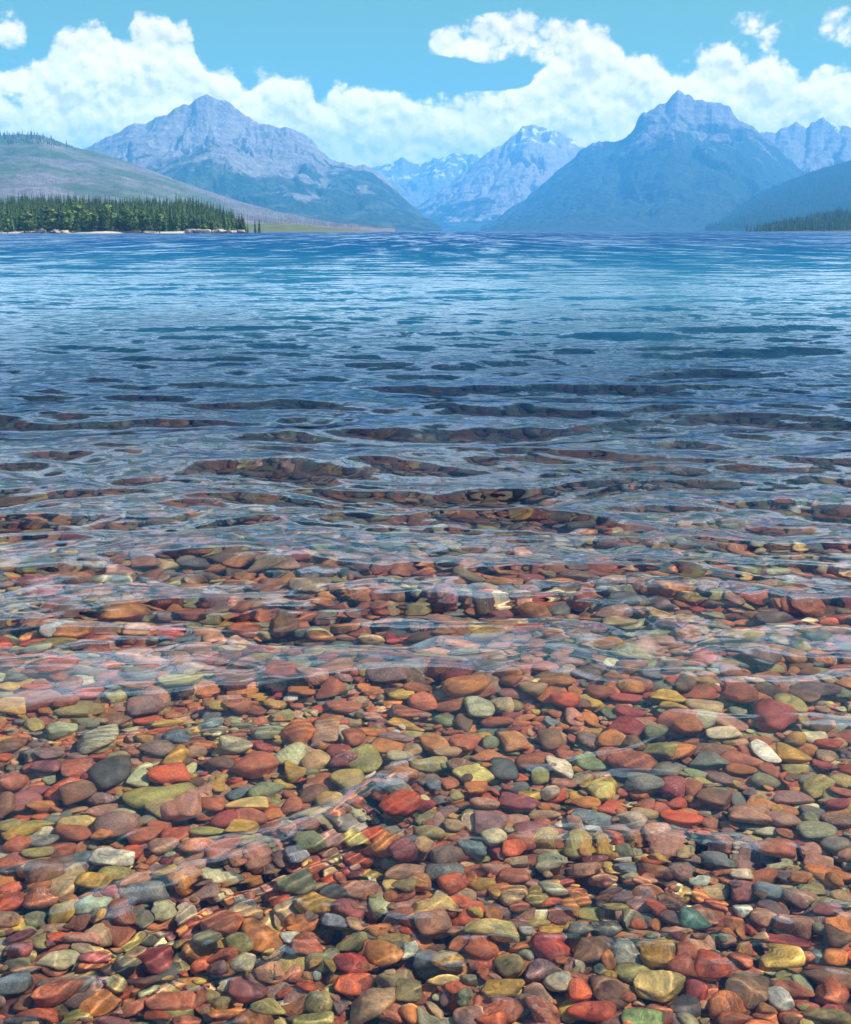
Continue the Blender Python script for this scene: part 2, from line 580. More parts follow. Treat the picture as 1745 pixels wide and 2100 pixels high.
def pebble_material(name, instanced):
    m, t, o = material(name)
    tc = t.new('ShaderNodeTexCoord').outputs['Object']
    oi = t.new('ShaderNodeObjectInfo')
    if instanced:
        at_ = t.new('ShaderNodeAttribute', attribute_type='INSTANCER', attribute_name='col')
        base = at_.outputs['Color']
        k = 1.0
    else:
        base = oi.outputs['Color']
        k = 16.0
    rnd = oi.outputs['Random']
    off = t.xyz(t.math('MULTIPLY', rnd, 37.0), t.math('MULTIPLY', rnd, 91.0), t.math('MULTIPLY', rnd, 53.0))
    v = t.vmath('ADD', t.vmath('SCALE', tc, scale=k), off)
    big = t.noise(v, 0.9, 4, 0.6, 0.6)
    fine = t.noise(v, 9.0, 6, 0.7)
    spk = t.noise(v, 34.0, 2, 0.6)
    c = t.mix(t.rng(big, 0.33, 0.66), t.vmath('SCALE', base, scale=0.60), t.vmath('MULTIPLY', base, (1.22, 1.2, 1.12)))
    warm = t.mix(1.0, c, (1.18, 0.86, 0.62), 'MULTIPLY')
    c = t.mix(t.math('MULTIPLY', t.rng(t.noise(t.vmath('ADD', v, (9, 4, 2)), 0.7, 3), 0.5, 0.75), 0.6), c, warm)
    # bedding bands on some stones
    band = t.new('ShaderNodeTexWave', wave_type='BANDS', bands_direction='DIAGONAL')
    t.put(band.inputs['Vector'], v)
    band.inputs['Scale'].default_value = 1.5
    band.inputs['Distortion'].default_value = 5.0
    band.inputs['Detail'].default_value = 3.0
    isband = t.rng(rnd, 0.62, 0.66)
    c = t.mix(t.math('MULTIPLY', t.math('MULTIPLY', isband, 0.35), band.outputs['Fac']), c, t.vmath('SCALE', base, scale=0.5))
    # thin pale veins on others
    vein = t.math('ABSOLUTE', t.math('SUBTRACT', t.noise(v, 1.1, 3, 0.5, 1.2), 0.5))
    isvein = t.rng(t.math('FRACT', t.math('MULTIPLY', rnd, 7.31)), 0.76, 0.80)
    c = t.mix(t.math('MULTIPLY', t.math('MULTIPLY', isvein, 0.55), t.rng(vein, 0.014, 0.0)), c, (0.62, 0.56, 0.46))
    c = t.mix(t.rng(fine, 0.3, 0.72), t.vmath('SCALE', c, scale=0.66), t.vmath('SCALE', c, scale=1.22))
    silt = t.rng(t.noise(v, 2.6, 5, 0.65), 0.44, 0.70)
    c = t.mix(t.math('MULTIPLY', silt, 0.20), c, (0.25, 0.20, 0.125))
    c = t.mix(t.math('MULTIPLY', t.rng(spk, 0.60, 0.72), 0.42), c, (0.55, 0.48, 0.38))
    c = t.mix(t.math('MULTIPLY', t.rng(spk, 0.36, 0.27), 0.45), c, (0.03, 0.025, 0.02))
    bp = t.bump(t.math('ADD', t.math('MULTIPLY', big, 0.5), t.math('MULTIPLY', fine, 0.35)), 0.35, 0.012 if not instanced else 0.15)
    principled(t, o, c, 0.62, bp, 0.35)
    return m


peb_mat = pebble_material('pebble_stone', False)
peb_inst_mat = pebble_material('pebble_stone_scattered', True)
ICO3, FA3 = icosphere(4)
ICO2, FA2 = icosphere(3)


def pebble_shape(P, seed, kind='-'):
    g = np.random.default_rng(seed)
    if kind == 'A':
        n, q, lo = 9, 16.0, 0.62
    elif kind == 'R':
        n, q, lo = 26, 5.0, 0.86
    else:
        n, q, lo = 15, float(g.uniform(6, 11)), 0.74
    d = g.normal(size=(n, 3))
    d /= np.linalg.norm(d, axis=1)[:, None]
    off = g.uniform(lo, 1.0, n)
    d = np.concatenate([d, np.array([[0, 0, 1], [0, 0, -1], [1, 0, 0], [-1, 0, 0], [0, 1, 0], [0, -1, 0.0]])])
    off = np.concatenate([off, [0.9, 0.9, 1, 1, 1, 1]])
    dot = np.clip(P @ d.T, 0, None) / off
    r = (dot ** q).sum(1) ** (-1 / q)
    co = P * r[:, None]
    ph = g.uniform(0, 6, 6)
    for k, a in ((1.7, 0.10), (3.3, 0.045), (6.5, 0.015)):
        co = co * (1 + a * (np.sin(k * co[:, [0]] + ph[0]) * np.sin(k * co[:, [1]] + ph[1]) + np.sin(k * co[:, [2]] * 1.3 + ph[2]) * np.sin(k * co[:, [0]] + ph[3])) * 0.7)
    if kind == 'B':
        co[:, 1] += 0.55 * (co[:, 0] ** 2 - 0.3)
        co[:, 1] *= 1 - 0.25 * np.sin(2.2 * co[:, 0] + 0.6)
    elif kind == '-':
        co[:, 1] *= 1 + g.uniform(-0.28, 0.28) * co[:, 0]
    co -= (co.max(0) + co.min(0)) / 2
    co /= np.abs(co).max(0)
    return co


GX0, GX1, GY0, GY1, GS = -4.2, 4.2, 0.9, 8.4, 0.008
gx = np.arange(GX0, GX1, GS)
gy = np.arange(GY0, GY1, GS)
H = np.repeat((-bed_depth(gy) - 0.07)[:, None], len(gx), 1)


def drop(x, y, a, b, c, yaw, pct=100.0, sink=0.22, tilt=0.75, cap=0.05):
    """Lets one pebble come to rest on those already lying there; returns its centre height and the normal it rests on."""
    r = max(a, b)
    i0, i1 = int((x - r - GX0) / GS), int((x + r - GX0) / GS) + 2
    j0, j1 = int((y - r - GY0) / GS), int((y + r - GY0) / GS) + 2
    if i0 < 0 or j0 < 0 or i1 > len(gx) or j1 > len(gy):
        return None
    sub = H[j0:j1, i0:i1]
    ux = gx[i0:i1][None, :] - x
    uy = gy[j0:j1][:, None] - y
    cs, sn = math.cos(yaw), math.sin(yaw)
    p = (ux * cs + uy * sn) / a
    q = (-ux * sn + uy * cs) / b
    r2 = p * p + q * q
    ins = r2 < 0.96
    if ins.sum() < 4:
        return None
    hz = sub[ins]
    xx = np.broadcast_to(ux, sub.shape)[ins]
    yy = np.broadcast_to(uy, sub.shape)[ins]
    mx_, my_ = xx.mean(), yy.mean()
    vx, vy = ((xx - mx_) ** 2).mean() + 1e-6, ((yy - my_) ** 2).mean() + 1e-6
    sxl = np.clip(((xx - mx_) * (hz - hz.mean())).mean() / vx * tilt, -0.5, 0.5)
    syl = np.clip(((yy - my_) * (hz - hz.mean())).mean() / vy * tilt, -0.5, 0.5)
    th_ = np.sqrt(1 - r2[ins]) * c
    need = hz - (sxl * xx + syl * yy) + th_
    zc = (need.max() if pct >= 100 else np.percentile(need, pct)) - sink * c
    if zc - c * 0.3 > -bed_depth(y) + cap:
        return None
    topz = zc + sxl * xx + syl * yy + th_
    blk = sub[ins]
    sub[ins] = np.maximum(blk, topz)
    return zc, np.array((-sxl, -syl, 1.0)) / math.sqrt(1 + sxl * sxl + syl * syl)


def euler(n, yaw):
    cs, sn = math.cos(yaw), math.sin(yaw)
    nx, ny, nz = n[0] * cs + n[1] * sn, -n[0] * sn + n[1] * cs, n[2]
    return (-math.asin(max(-1, min(1, ny))), math.atan2(nx, nz), yaw)


def jitter(c, g, v=0.18):
    c = np.array(c) * g.uniform(1 - v, 1 + v)
    return np.clip(c * g.uniform(0.92, 1.08, 3), 0.01, 0.9)


stuff_pts, stuff_rot, stuff_scl, stuff_idx, stuff_col = [], [], [], [], []
NVAR = 16


def add_stuff(x, y, z, e, s, col):
    browning = float(smooth(3.6, 8.0, y)) * random.uniform(0.4, 0.8)      # stones farther out turn darker and browner
    col = np.array(col) * (1 - browning) + np.array((0.085, 0.050, 0.022)) * browning
    stuff_pts.append((x, y, z))
    stuff_rot.append(e)
    stuff_scl.append(s)
    stuff_idx.append(random.randrange(NVAR))
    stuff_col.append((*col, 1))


pg = np.random.default_rng(21)


def rand_fill(n, y0, y1, amin, amax, power, **kw):
    for _ in range(n):
        best = None
        for _k in range(4):                              # rolls to the lowest of a few spots
            y = math.sqrt(pg.uniform(y0 * y0, y1 * y1)) if best is None else best[1] + pg.normal(0, 0.05)
            x = pg.uniform(-1, 1) * (0.45 * y + 0.6) if best is None else best[2] + pg.normal(0, 0.05)
            ii, jj = int((x - GX0) / GS), int((y - GY0) / GS)
            if 3 < ii < len(gx) - 3 and 3 < jj < len(gy) - 3:
                hh_ = H[jj - 2:jj + 3, ii - 2:ii + 3].mean() + bed_depth(y)
                if best is None or hh_ < best[0]:
                    best = (hh_, y, x)
        if best is None:
            continue
        y, x = best[1], best[2]
        a = amin + (amax - amin) * pg.uniform() ** power
        b = a * pg.uniform(0.6, 0.95)
        c = b * pg.uniform(0.42, 0.75)
        yaw = pg.normal(0, 0.7)
        r_ = drop(x, y, a, b, c, yaw, **kw)
        if r_ is None:
            continue
        add_stuff(x, y, r_[0], euler(r_[1], yaw), (a, b, c), jitter(PAL[FK[pg.choice(len(FK), p=FP)]], pg))


TABLE = """-0.117,2.167,0.051,0.053,0.00,tn,A,big olive tan boulder at the front edge
-0.787,3.120,0.107,0.064,0.29,ol,B,long bent pale olive stone with dark cracks
-0.979,3.280,0.063,0.095,0.00,da,R,large round dark stone with fine bands at the back
1.207,3.674,0.075,0.114,-0.41,ma,A,large dark red angular block, tallest stone at the back
0.395,2.384,0.045,0.059,-0.09,bn,A,tall brown rounded block stone
0.154,2.431,0.064,0.043,0.00,ye,-,big pale yellow shell shaped stone
-0.810,2.215,0.049,0.044,-0.14,br,A,big brick red blocky stone near the front
0.518,2.237,0.052,0.043,-0.41,ye,A,large pale golden rock with a ridged face
0.714,2.227,0.047,0.045,-0.22,bn,-,large dark brown smooth boulder beside the light grey ball
-0.548,2.196,0.066,0.028,0.14,br,-,very long flat brick brown stone
-0.394,2.423,0.058,0.042,-0.43,or,-,big rusty fan shaped stone beside the chalk stone
0.175,2.223,0.055,0.034,0.27,mu,-,long golden brown stone near the front
0.824,2.362,0.051,0.041,0.00,mu,A,large olive yellow loaf shaped stone
-1.001,2.700,0.057,0.050,-0.32,bn,-,big brown sloping stone behind the tan hook
-0.495,2.467,0.049,0.046,-0.30,br,-,brick brown stone crossed by pale stripes
0.357,2.148,0.052,0.030,-0.08,rr,-,long red loaf shaped stone at the front
0.935,3.019,0.060,0.061,-0.11,pk,-,big pinkish tan stone with a smooth top
0.291,2.362,0.042,0.047,-0.15,ma,A,deep crimson cushion shaped block
-0.536,3.323,0.070,0.076,-0.81,br,-,large leaning pinkish brick stone behind the pale yellow oval
0.471,2.374,0.031,0.062,-0.15,gr,-,tall dark grey stone beside the tall brown one
-0.040,2.721,0.064,0.040,0.00,pk,-,wide pinkish tan stone behind an orange one
-0.169,2.322,0.042,0.042,0.28,ma,-,large deep crimson heart shaped stone
0.647,2.304,0.037,0.046,0.00,rr,A,large red five sided stone near the front
-0.880,2.935,0.062,0.061,-0.96,pu,-,mottled purple brown stone leaning behind the white cracked stone
-0.192,3.353,0.078,0.067,-0.81,ol,-,pale olive slanted stone in the middle of the bed
0.665,3.345,0.078,0.067,-0.81,br,-,large leaning brick red oval in front of the green teardrop
-0.626,2.345,0.039,0.046,0.29,ma,A,dark maroon blocky stone
0.181,2.962,0.049,0.063,-0.18,pu,-,large dusky purple brown rounded stone behind the rust veined stone
-0.693,3.016,0.063,0.059,0.87,pk,A,streaked pinkish angular stone below the bent olive stone
-0.393,2.234,0.045,0.032,0.00,pl,-,plum pink oval stone near the front
-0.269,2.552,0.048,0.046,-0.70,mu,A,olive yellow block stone with bright light stripes
-0.840,2.781,0.059,0.042,0.10,wh,A,white stone with a thin crack, brightest of all
0.899,2.481,0.054,0.035,0.15,pk,-,big pinkish brown oval stone behind the crimson tongue
-0.228,2.340,0.055,0.029,0.14,gg,-,long grey green stone beside the crimson heart
-0.929,2.657,0.062,0.040,1.15,tn,B,long tan hooked stone standing on end
0.459,2.120,0.044,0.027,-0.08,gn,-,moss green dome at the front edge
-0.518,3.067,0.067,0.045,0.00,ye,-,pale yellow smooth oval pebble between brick red ones
-0.858,2.654,0.050,0.040,-0.10,mu,-,large speckled mustard brown oval
0.483,3.003,0.064,0.046,-0.50,bg,-,dark slate blue oval stone
-1.081,3.159,0.054,0.060,-0.36,rr,A,bright orange wedge stone beside a brown one
-0.788,3.254,0.068,0.049,0.00,rr,-,bright red smooth oval pebble resting against the bent olive stone
0.858,2.421,0.058,0.027,-0.29,ma,-,long bright crimson stone behind the olive yellow loaf
0.350,3.394,0.066,0.053,0.20,br,-,big brick red oval pebble beside the cream upright stone
-0.834,2.148,0.044,0.025,0.08,rr,-,bright red loaf shaped stone in front of the big brick block
-0.335,3.587,0.045,0.088,0.00,pk,A,dusky pink squarish block stone
0.956,2.827,0.059,0.037,0.27,br,-,big brick red lens shaped stone
0.433,2.474,0.039,0.040,-0.30,da,V,dark grey stone with a whitish crust
0.876,2.627,0.042,0.041,0.00,bg,-,large slate blue rounded stone
0.019,2.549,0.056,0.029,0.31,ye,A,tan yellow spearhead shaped stone
-0.509,2.914,0.046,0.049,-0.17,mu,A,golden mustard blocky stone next to the crimson bun pebble
0.732,2.992,0.060,0.042,-0.41,rr,-,rust red oval stone in front of an orange one
-0.709,2.609,0.049,0.034,0.10,gr,-,smooth grey brown oval stone
0.981,3.782,0.067,0.064,-0.22,tn,-,large tan bun shaped stone at the back
-0.425,3.580,0.055,0.073,-0.57,or,-,orange brown dome shaped pebble beside the dusky square stone
-0.115,2.567,0.033,0.047,0.00,sg,R,round pale grey green disc beside orange pebbles
0.778,2.198,0.030,0.035,0.22,lg,R,light grey round stone near the front
-0.823,2.571,0.048,0.031,0.25,mi,-,pale mint green teardrop pebble
0.519,3.369,0.053,0.055,-0.12,gn,-,leaf green teardrop shaped pebble
-0.882,3.275,0.035,0.075,0.00,sg,A,pale sage angular stone touching the banded boulder
0.809,3.445,0.053,0.070,-0.82,or,A,bright orange angular plate of stone
0.787,2.798,0.052,0.036,-0.48,bg,-,teal grey tapering slab
1.178,3.399,0.051,0.058,-0.38,mu,B,bright yellow bean shaped pebble
-0.418,2.315,0.033,0.032,0.14,sg,-,pale sage round pebble above the plum stone
0.906,3.343,0.058,0.050,-0.54,gr,A,jagged pale grey shard with a broken edge
1.183,3.179,0.060,0.041,0.53,ol,A,olive brown slab with square ends
0.051,2.316,0.041,0.025,0.09,mu,-,golden amber stone in the front rows
0.747,3.173,0.043,0.052,-0.11,ma,-,crimson flat topped disc, the deepest pink one
0.036,3.461,0.043,0.066,0.20,or,A,rusty orange cube like stone
0.239,3.318,0.041,0.061,0.19,da,-,dark grey stone with pale streaks
0.853,3.104,0.043,0.053,-0.52,bn,A,rough speckled brown stone
0.656,2.490,0.036,0.033,-0.15,te,-,dark teal green angular stone
0.148,3.279,0.052,0.052,0.68,ye,A,golden tan angular stone beside the dark streaked stone
-0.514,2.400,0.036,0.030,0.23,gg,-,dark green oval pebble in front of the striped brick stone
1.088,3.412,0.034,0.075,0.20,wh,V,speckled whitish upright stone behind the yellow bean pebble
-0.277,3.098,0.045,0.045,0.36,mu,-,mustard yellow heart shaped stone
0.192,2.875,0.036,0.046,0.34,cr,V,cream rounded stone with rusty orange veins
0.999,3.569,0.061,0.046,0.21,cr,V,cream and brown stone with a pale rim
0.074,2.631,0.036,0.037,0.46,rr,-,bright red egg shaped stone beside orange ones
-0.577,2.970,0.043,0.040,0.18,ma,-,crimson bun shaped pebble beside the golden block
-0.621,3.471,0.053,0.049,0.20,sg,-,pale sage oval pebble with white veining
-0.407,3.289,0.035,0.060,0.00,mu,B,bright yellow lumpy pebble among brown stones
0.421,3.329,0.033,0.071,0.38,cr,-,cream yellow upright oval stone beside the green teardrop
-0.317,2.424,0.028,0.036,0.29,wh,A,chalky white rough stone beside the big rust fan
-0.225,2.995,0.046,0.038,0.50,gr,A,flat grey stone with straight edges
0.591,2.984,0.046,0.039,-0.64,cr,-,cream pebble in front of a tan twin
-0.991,2.976,0.057,0.028,0.00,ye,A,flat yellowish tan slab shaped stone
-0.924,2.780,0.034,0.038,0.00,bg,-,blue grey rounded pebble touching the white cracked stone
-0.599,2.526,0.032,0.032,0.44,cr,-,pale tan leaf shaped stone
0.830,2.714,0.032,0.033,0.00,cr,A,chalky cream blocky stone
-0.217,2.485,0.041,0.021,-0.15,bg,-,flat blue grey wedge in front of the lit yellow block
-0.043,2.363,0.021,0.035,0.00,wh,A,pinkish white tooth shaped stone
-0.068,3.668,0.068,0.035,-0.58,mu,B,mustard yellow crescent shaped stone at the back
0.127,2.827,0.042,0.027,-0.39,bg,A,blue grey slate wedge in front of the rust veined stone
-0.092,3.165,0.033,0.040,0.00,gr,-,rounded mid grey pebble behind two red ones
0.713,2.687,0.029,0.025,-0.10,wh,R,whitish oval pebble with fine scratches
0.257,3.555,0.027,0.049,0.00,da,R,small round blackish pebble against orange ones
0.792,2.546,0.022,0.023,0.00,wh,R,small smooth white egg pebble
0.407,2.208,0.043,0.047,-0.14,bn,-,large brown rounded pebble just behind the long red loaf
0.899,2.220,0.041,0.045,-0.14,br,A,large brick red angular pebble to the right of the light grey ball
0.251,2.151,0.038,0.043,0.00,br,-,large brick red rounded pebble just to the right of the long golden stone
-0.281,2.394,0.040,0.051,0.00,br,-,large brick red rounded pebble just to the right of the chalk stone
-0.328,2.657,0.051,0.058,-0.82,gg,-,large grey green rounded pebble just behind the lit yellow block
0.533,2.342,0.042,0.043,-0.14,mu,-,large mustard yellow oval pebble just to the right of the grey column stone
-1.071,3.486,0.071,0.071,0.39,sg,-,large pale sage oval pebble just behind the banded boulder
0.097,2.145,0.038,0.035,0.00,pu,-,large purple grey oval pebble just in front of the long golden stone
-0.436,2.166,0.044,0.030,0.40,or,-,large orange brown oval pebble just in front of the plum stone
0.050,2.709,0.051,0.044,0.00,gr,-,large grey oval pebble just behind the red egg
0.477,2.287,0.047,0.033,-0.41,ol,-,large olive oval pebble just behind the golden shell rock
-0.097,2.356,0.042,0.038,0.00,or,-,large orange brown oval pebble just to the left of the pinkish white tooth
-0.318,3.229,0.047,0.073,0.00,br,-,large brick red rounded pebble just to the right of the yellow lump
-0.225,3.218,0.057,0.069,0.67,ol,-,large olive rounded pebble just in front of the slanted olive stone
0.502,2.155,0.036,0.036,-0.52,br,-,large brick red rounded pebble just behind the moss green dome
-0.082,3.073,0.063,0.049,0.35,rr,-,bright rust red oval pebble just in front of the round grey pebble
0.918,2.284,0.056,0.025,-0.23,bn,-,brown long pebble just to the right of the olive yellow loaf
-0.428,3.411,0.053,0.074,-0.38,sg,-,pale sage rounded pebble just behind the yellow lump
-0.037,2.206,0.034,0.037,0.00,ol,-,olive rounded pebble just to the right of the big olive tan boulder
-0.157,2.247,0.044,0.030,0.14,rr,-,bright rust red oval pebble just in front of the crimson heart
-0.112,2.831,0.051,0.049,-0.62,or,-,orange brown oval pebble just behind the wide pink tan stone
1.098,2.914,0.059,0.041,0.10,gg,-,grey green long pebble just behind the big red lens
0.566,2.182,0.036,0.033,0.14,da,-,dark grey oval pebble just to the right of the golden shell rock
-0.967,2.581,0.044,0.040,0.00,br,-,brick red oval pebble just in front of the tan hook
-0.539,2.808,0.053,0.044,0.62,br,-,brick red oval pebble just in front of the golden block
0.653,2.182,0.038,0.031,0.22,or,-,orange brown oval pebble just to the left of the dark brown boulder
0.979,2.416,0.035,0.042,0.00,bn,-,brown rounded pebble just to the right of the big pink brown oval
-0.240,2.124,0.043,0.025,0.00,ol,-,olive long pebble to the left of the big olive tan boulder
0.662,2.130,0.036,0.029,0.21,br,-,brick red oval pebble just in front of the dark brown boulder
-0.339,2.156,0.039,0.028,0.00,ol,-,olive oval pebble just in front of the plum stone
-0.063,2.258,0.040,0.030,0.00,tn,-,tan oval pebble in front of the pinkish white tooth
0.858,2.128,0.054,0.019,-0.39,ol,-,olive long pebble just to the right of the light grey ball
-1.193,3.086,0.048,0.060,-0.66,pl,-,plum rounded pebble to the left of the orange wedge stone
0.017,2.478,0.040,0.036,0.15,pk,-,dusty pink oval pebble just in front of the yellow spearhead
-1.090,3.312,0.051,0.060,0.38,br,-,brick red oval pebble just to the left of the banded boulder
-0.627,2.671,0.048,0.040,0.71,or,-,orange brown oval pebble just to the right of the grey brown oval
0.010,2.337,0.036,0.034,0.00,gr,-,grey oval pebble just to the left of the golden amber stone
0.665,3.195,0.052,0.059,0.67,gr,-,grey rounded pebble just to the left of the crimson disc
-0.783,2.890,0.051,0.040,0.00,br,-,brick red oval pebble just to the right of the mottled purple stone
-0.984,2.906,0.057,0.037,0.00,br,-,brick red long pebble just in front of the tan slab
-0.854,2.444,0.050,0.027,0.30,rr,-,bright rust red long pebble in front of the mint teardrop
-0.750,3.040,0.051,0.055,0.88,ol,-,olive rounded pebble just to the left of the streaked pink stone
0.930,3.432,0.067,0.050,-0.46,bn,-,brown long pebble just behind the jagged grey shard
-0.237,2.619,0.036,0.044,0.31,da,-,dark grey rounded pebble just behind the lit yellow block
0.136,2.369,0.036,0.037,-0.55,br,-,brick red rounded pebble just in front of the big yellow shell
-0.046,2.560,0.043,0.035,0.00,pk,-,dusty pink oval pebble just to the left of the yellow spearhead
-0.993,3.775,0.062,0.069,-0.42,pu,-,purple grey oval pebble behind the sage nugget
1.279,3.771,0.058,0.069,-0.22,ol,-,olive oval pebble just behind the dark red block
0.177,2.549,0.043,0.035,-0.45,pu,-,purple grey oval pebble behind the big yellow shell
0.265,2.291,0.037,0.031,0.00,pu,-,purple grey oval pebble just in front of the crimson cushion
1.038,2.708,0.054,0.036,-0.83,or,-,orange brown oval pebble in front of the big red lens
0.060,2.797,0.046,0.038,0.00,pu,-,purple grey oval pebble just to the left of the slate wedge
-0.818,2.706,0.046,0.036,0.26,ol,-,olive oval pebble just in front of the white cracked stone
-1.035,3.118,0.054,0.048,0.66,bn,-,brown oval pebble just to the right of the orange wedge stone
-0.058,2.789,0.042,0.042,0.00,pl,-,plum oval pebble just behind the wide pink tan stone
0.663,2.855,0.054,0.037,0.49,pk,-,dusty pink oval pebble in front of the rust oval
-0.747,2.670,0.040,0.039,0.16,or,-,orange brown oval pebble just behind the grey brown oval
-0.689,2.711,0.048,0.034,-0.26,pu,-,purple grey oval pebble behind the grey brown oval
-0.353,2.288,0.035,0.030,0.00,pk,-,dusty pink oval pebble just to the right of the pale sage disc
-1.029,2.497,0.038,0.035,0.00,tn,-,tan oval pebble in front of the big brown slope stone
0.277,3.093,0.058,0.040,-0.36,pl,-,plum long pebble just behind the dusky purple boulder
-0.851,2.346,0.044,0.026,0.23,sg,-,pale sage long pebble behind the big brick block
0.099,2.524,0.046,0.029,0.09,rr,A,bright rust red angular pebble just to the right of the yellow spearhead
0.124,3.479,0.048,0.066,-0.39,br,-,brick red rounded pebble just to the right of the rust cube
-0.626,2.816,0.045,0.039,-0.17,or,-,orange brown oval pebble in front of the crimson bun pebble
0.549,3.071,0.048,0.045,-0.18,rr,A,bright rust red angular pebble just behind the dark slate oval
-0.502,2.994,0.056,0.038,-0.50,br,-,brick red long pebble just in front of the pale yellow oval
-1.359,3.470,0.048,0.060,0.00,bn,-,brown oval pebble behind the orange wedge stone
-0.330,3.144,0.044,0.051,0.00,bn,-,brown oval pebble just to the left of the mustard heart
0.187,3.751,0.051,0.069,0.00,sg,-,pale sage oval pebble behind the black ball pebble
0.008,2.920,0.050,0.037,0.00,ol,-,olive long pebble to the left of the slate wedge
0.684,3.592,0.057,0.062,-0.57,ma,A,crimson angular pebble behind the leaning brick oval
1.093,3.117,0.056,0.041,-0.36,pu,-,purple grey long pebble just in front of the olive brick slab
0.328,2.630,0.039,0.038,0.31,sg,-,pale sage oval pebble behind the dark crusted stone
0.178,2.151,0.034,0.027,0.51,br,-,brick red oval pebble just in front of the long golden stone
-0.235,2.184,0.032,0.028,0.08,ol,-,olive oval pebble to the left of the big olive tan boulder
0.954,2.345,0.034,0.032,0.00,or,-,orange brown oval pebble to the right of the crimson tongue
-0.717,2.198,0.027,0.035,-0.52,or,A,orange brown angular pebble just to the right of the big brick block
-1.042,2.580,0.031,0.044,0.00,rr,-,bright rust red rounded pebble just in front of the big brown slope stone
0.749,3.265,0.047,0.052,-0.19,gr,-,grey oval pebble just behind the crimson disc
0.855,3.650,0.056,0.068,-0.73,br,-,brick red rounded pebble just to the left of the big tan bun
-0.472,2.349,0.032,0.034,-0.42,br,-,brick red rounded pebble just in front of the dark green oval
-1.067,2.869,0.049,0.037,-0.49,gr,-,grey oval pebble behind the big brown slope stone
0.989,3.083,0.048,0.043,-0.18,or,-,orange brown oval pebble just behind the big pink tan stone
-0.718,2.833,0.047,0.035,0.00,pk,-,dusty pink oval pebble in front of the streaked pink stone
0.265,2.888,0.049,0.036,-0.34,br,-,brick red oval pebble just to the right of the rust veined stone
0.009,3.336,0.061,0.041,0.19,ol,-,olive long pebble just in front of the rust cube
0.291,3.504,0.046,0.061,0.20,or,-,orange brown oval pebble just to the right of the black ball pebble
1.028,3.642,0.070,0.049,-0.58,pk,-,dusty pink long pebble just behind the cream rimmed stone
0.192,2.306,0.032,0.031,0.00,ol,-,olive oval pebble just behind the long golden stone
-0.018,2.650,0.034,0.040,-0.16,or,-,orange brown rounded pebble just in front of the wide pink tan stone
-0.900,2.545,0.035,0.034,0.00,mu,-,mustard yellow oval pebble just in front of the tan hook
-0.058,3.751,0.076,0.044,-0.21,br,-,brick red long pebble just behind the mustard crescent
-1.115,2.838,0.038,0.043,-0.33,br,-,brick red oval pebble behind the big brown slope stone
-0.437,2.387,0.032,0.033,0.09,ol,-,olive oval pebble just to the left of the big rust fan
-1.224,3.045,0.028,0.066,0.00,bn,-,brown rounded pebble to the left of the orange wedge stone
0.003,2.129,0.026,0.030,0.00,gg,-,grey green rounded pebble to the right of the big olive tan boulder
0.580,2.290,0.028,0.033,0.14,br,-,brick red rounded pebble just to the left of the red pentagon
-0.350,3.364,0.049,0.052,0.38,tn,-,tan oval pebble just to the right of the yellow lump
-0.124,3.467,0.057,0.049,-0.39,or,-,orange brown oval pebble just behind the slanted olive stone
0.756,3.415,0.053,0.052,-0.55,ol,A,olive angular pebble just to the left of the orange plate
1.021,2.975,0.046,0.038,0.00,pk,-,dusty pink oval pebble just to the right of the big pink tan stone
-0.757,2.159,0.037,0.022,0.40,ol,-,olive oval pebble just in front of the big brick block
-0.194,2.531,0.041,0.031,-0.57,pl,-,plum oval pebble just behind the blue grey wedge
-0.691,2.895,0.040,0.044,-0.49,rr,A,bright rust red angular pebble just in front of the streaked pink stone
0.298,2.952,0.051,0.034,-0.11,pl,-,plum long pebble just to the right of the rust veined stone
0.625,3.515,0.053,0.059,-0.71,or,-,orange brown oval pebble just behind the green teardrop
-0.368,2.346,0.042,0.023,0.23,da,-,dark grey long pebble just to the right of the pale sage disc
-0.683,2.323,0.030,0.031,0.00,gg,-,grey green oval pebble just to the left of the dark maroon block
0.535,2.440,0.031,0.034,-0.15,or,-,orange brown oval pebble just to the right of the grey column stone
0.729,2.146,0.028,0.027,-0.27,or,-,orange brown oval pebble just in front of the light grey ball
0.814,2.235,0.045,0.019,-0.14,br,-,brick red long pebble just behind the light grey ball
0.652,2.927,0.035,0.047,-0.17,pk,-,dusty pink rounded pebble just to the left of the rust oval
-0.799,2.819,0.041,0.036,-0.33,rr,-,bright rust red oval pebble just to the right of the white cracked stone
-1.186,3.311,0.048,0.046,0.00,pl,-,plum oval pebble behind the orange wedge stone
-0.972,2.436,0.038,0.027,0.30,pl,-,plum oval pebble in front of the tan hook
0.231,2.701,0.041,0.033,-0.16,br,-,brick red oval pebble in front of the rust veined stone
-0.837,2.954,0.041,0.041,-0.34,bn,-,small brown oval pebble just to the right of the mottled purple stone
0.297,2.243,0.031,0.027,0.00,cr,-,small cream oval pebble in front of the crimson cushion
0.734,2.341,0.024,0.037,0.00,br,-,small brick red rounded pebble just to the left of the olive yellow loaf
-0.909,2.302,0.039,0.022,0.23,pk,-,small dusty pink long pebble between the big brick block and the tan hook
0.570,2.540,0.028,0.039,0.00,rr,A,small bright rust red angular pebble to the left of the teal green stone
0.397,2.607,0.029,0.041,0.00,or,-,small orange brown rounded pebble behind the dark crusted stone
0.784,2.137,0.024,0.030,0.13,br,-,small brick red rounded pebble just in front of the light grey ball
-0.488,3.164,0.044,0.049,-0.66,gg,-,small grey green rounded pebble just behind the pale yellow oval
-0.865,3.445,0.049,0.057,0.70,pu,-,small purple grey rounded pebble just behind the sage nugget
0.412,3.510,0.040,0.062,0.00,bn,-,small brown rounded pebble just behind the big brick oval
0.610,2.367,0.028,0.032,0.00,br,-,small brick red rounded pebble just to the left of the red pentagon
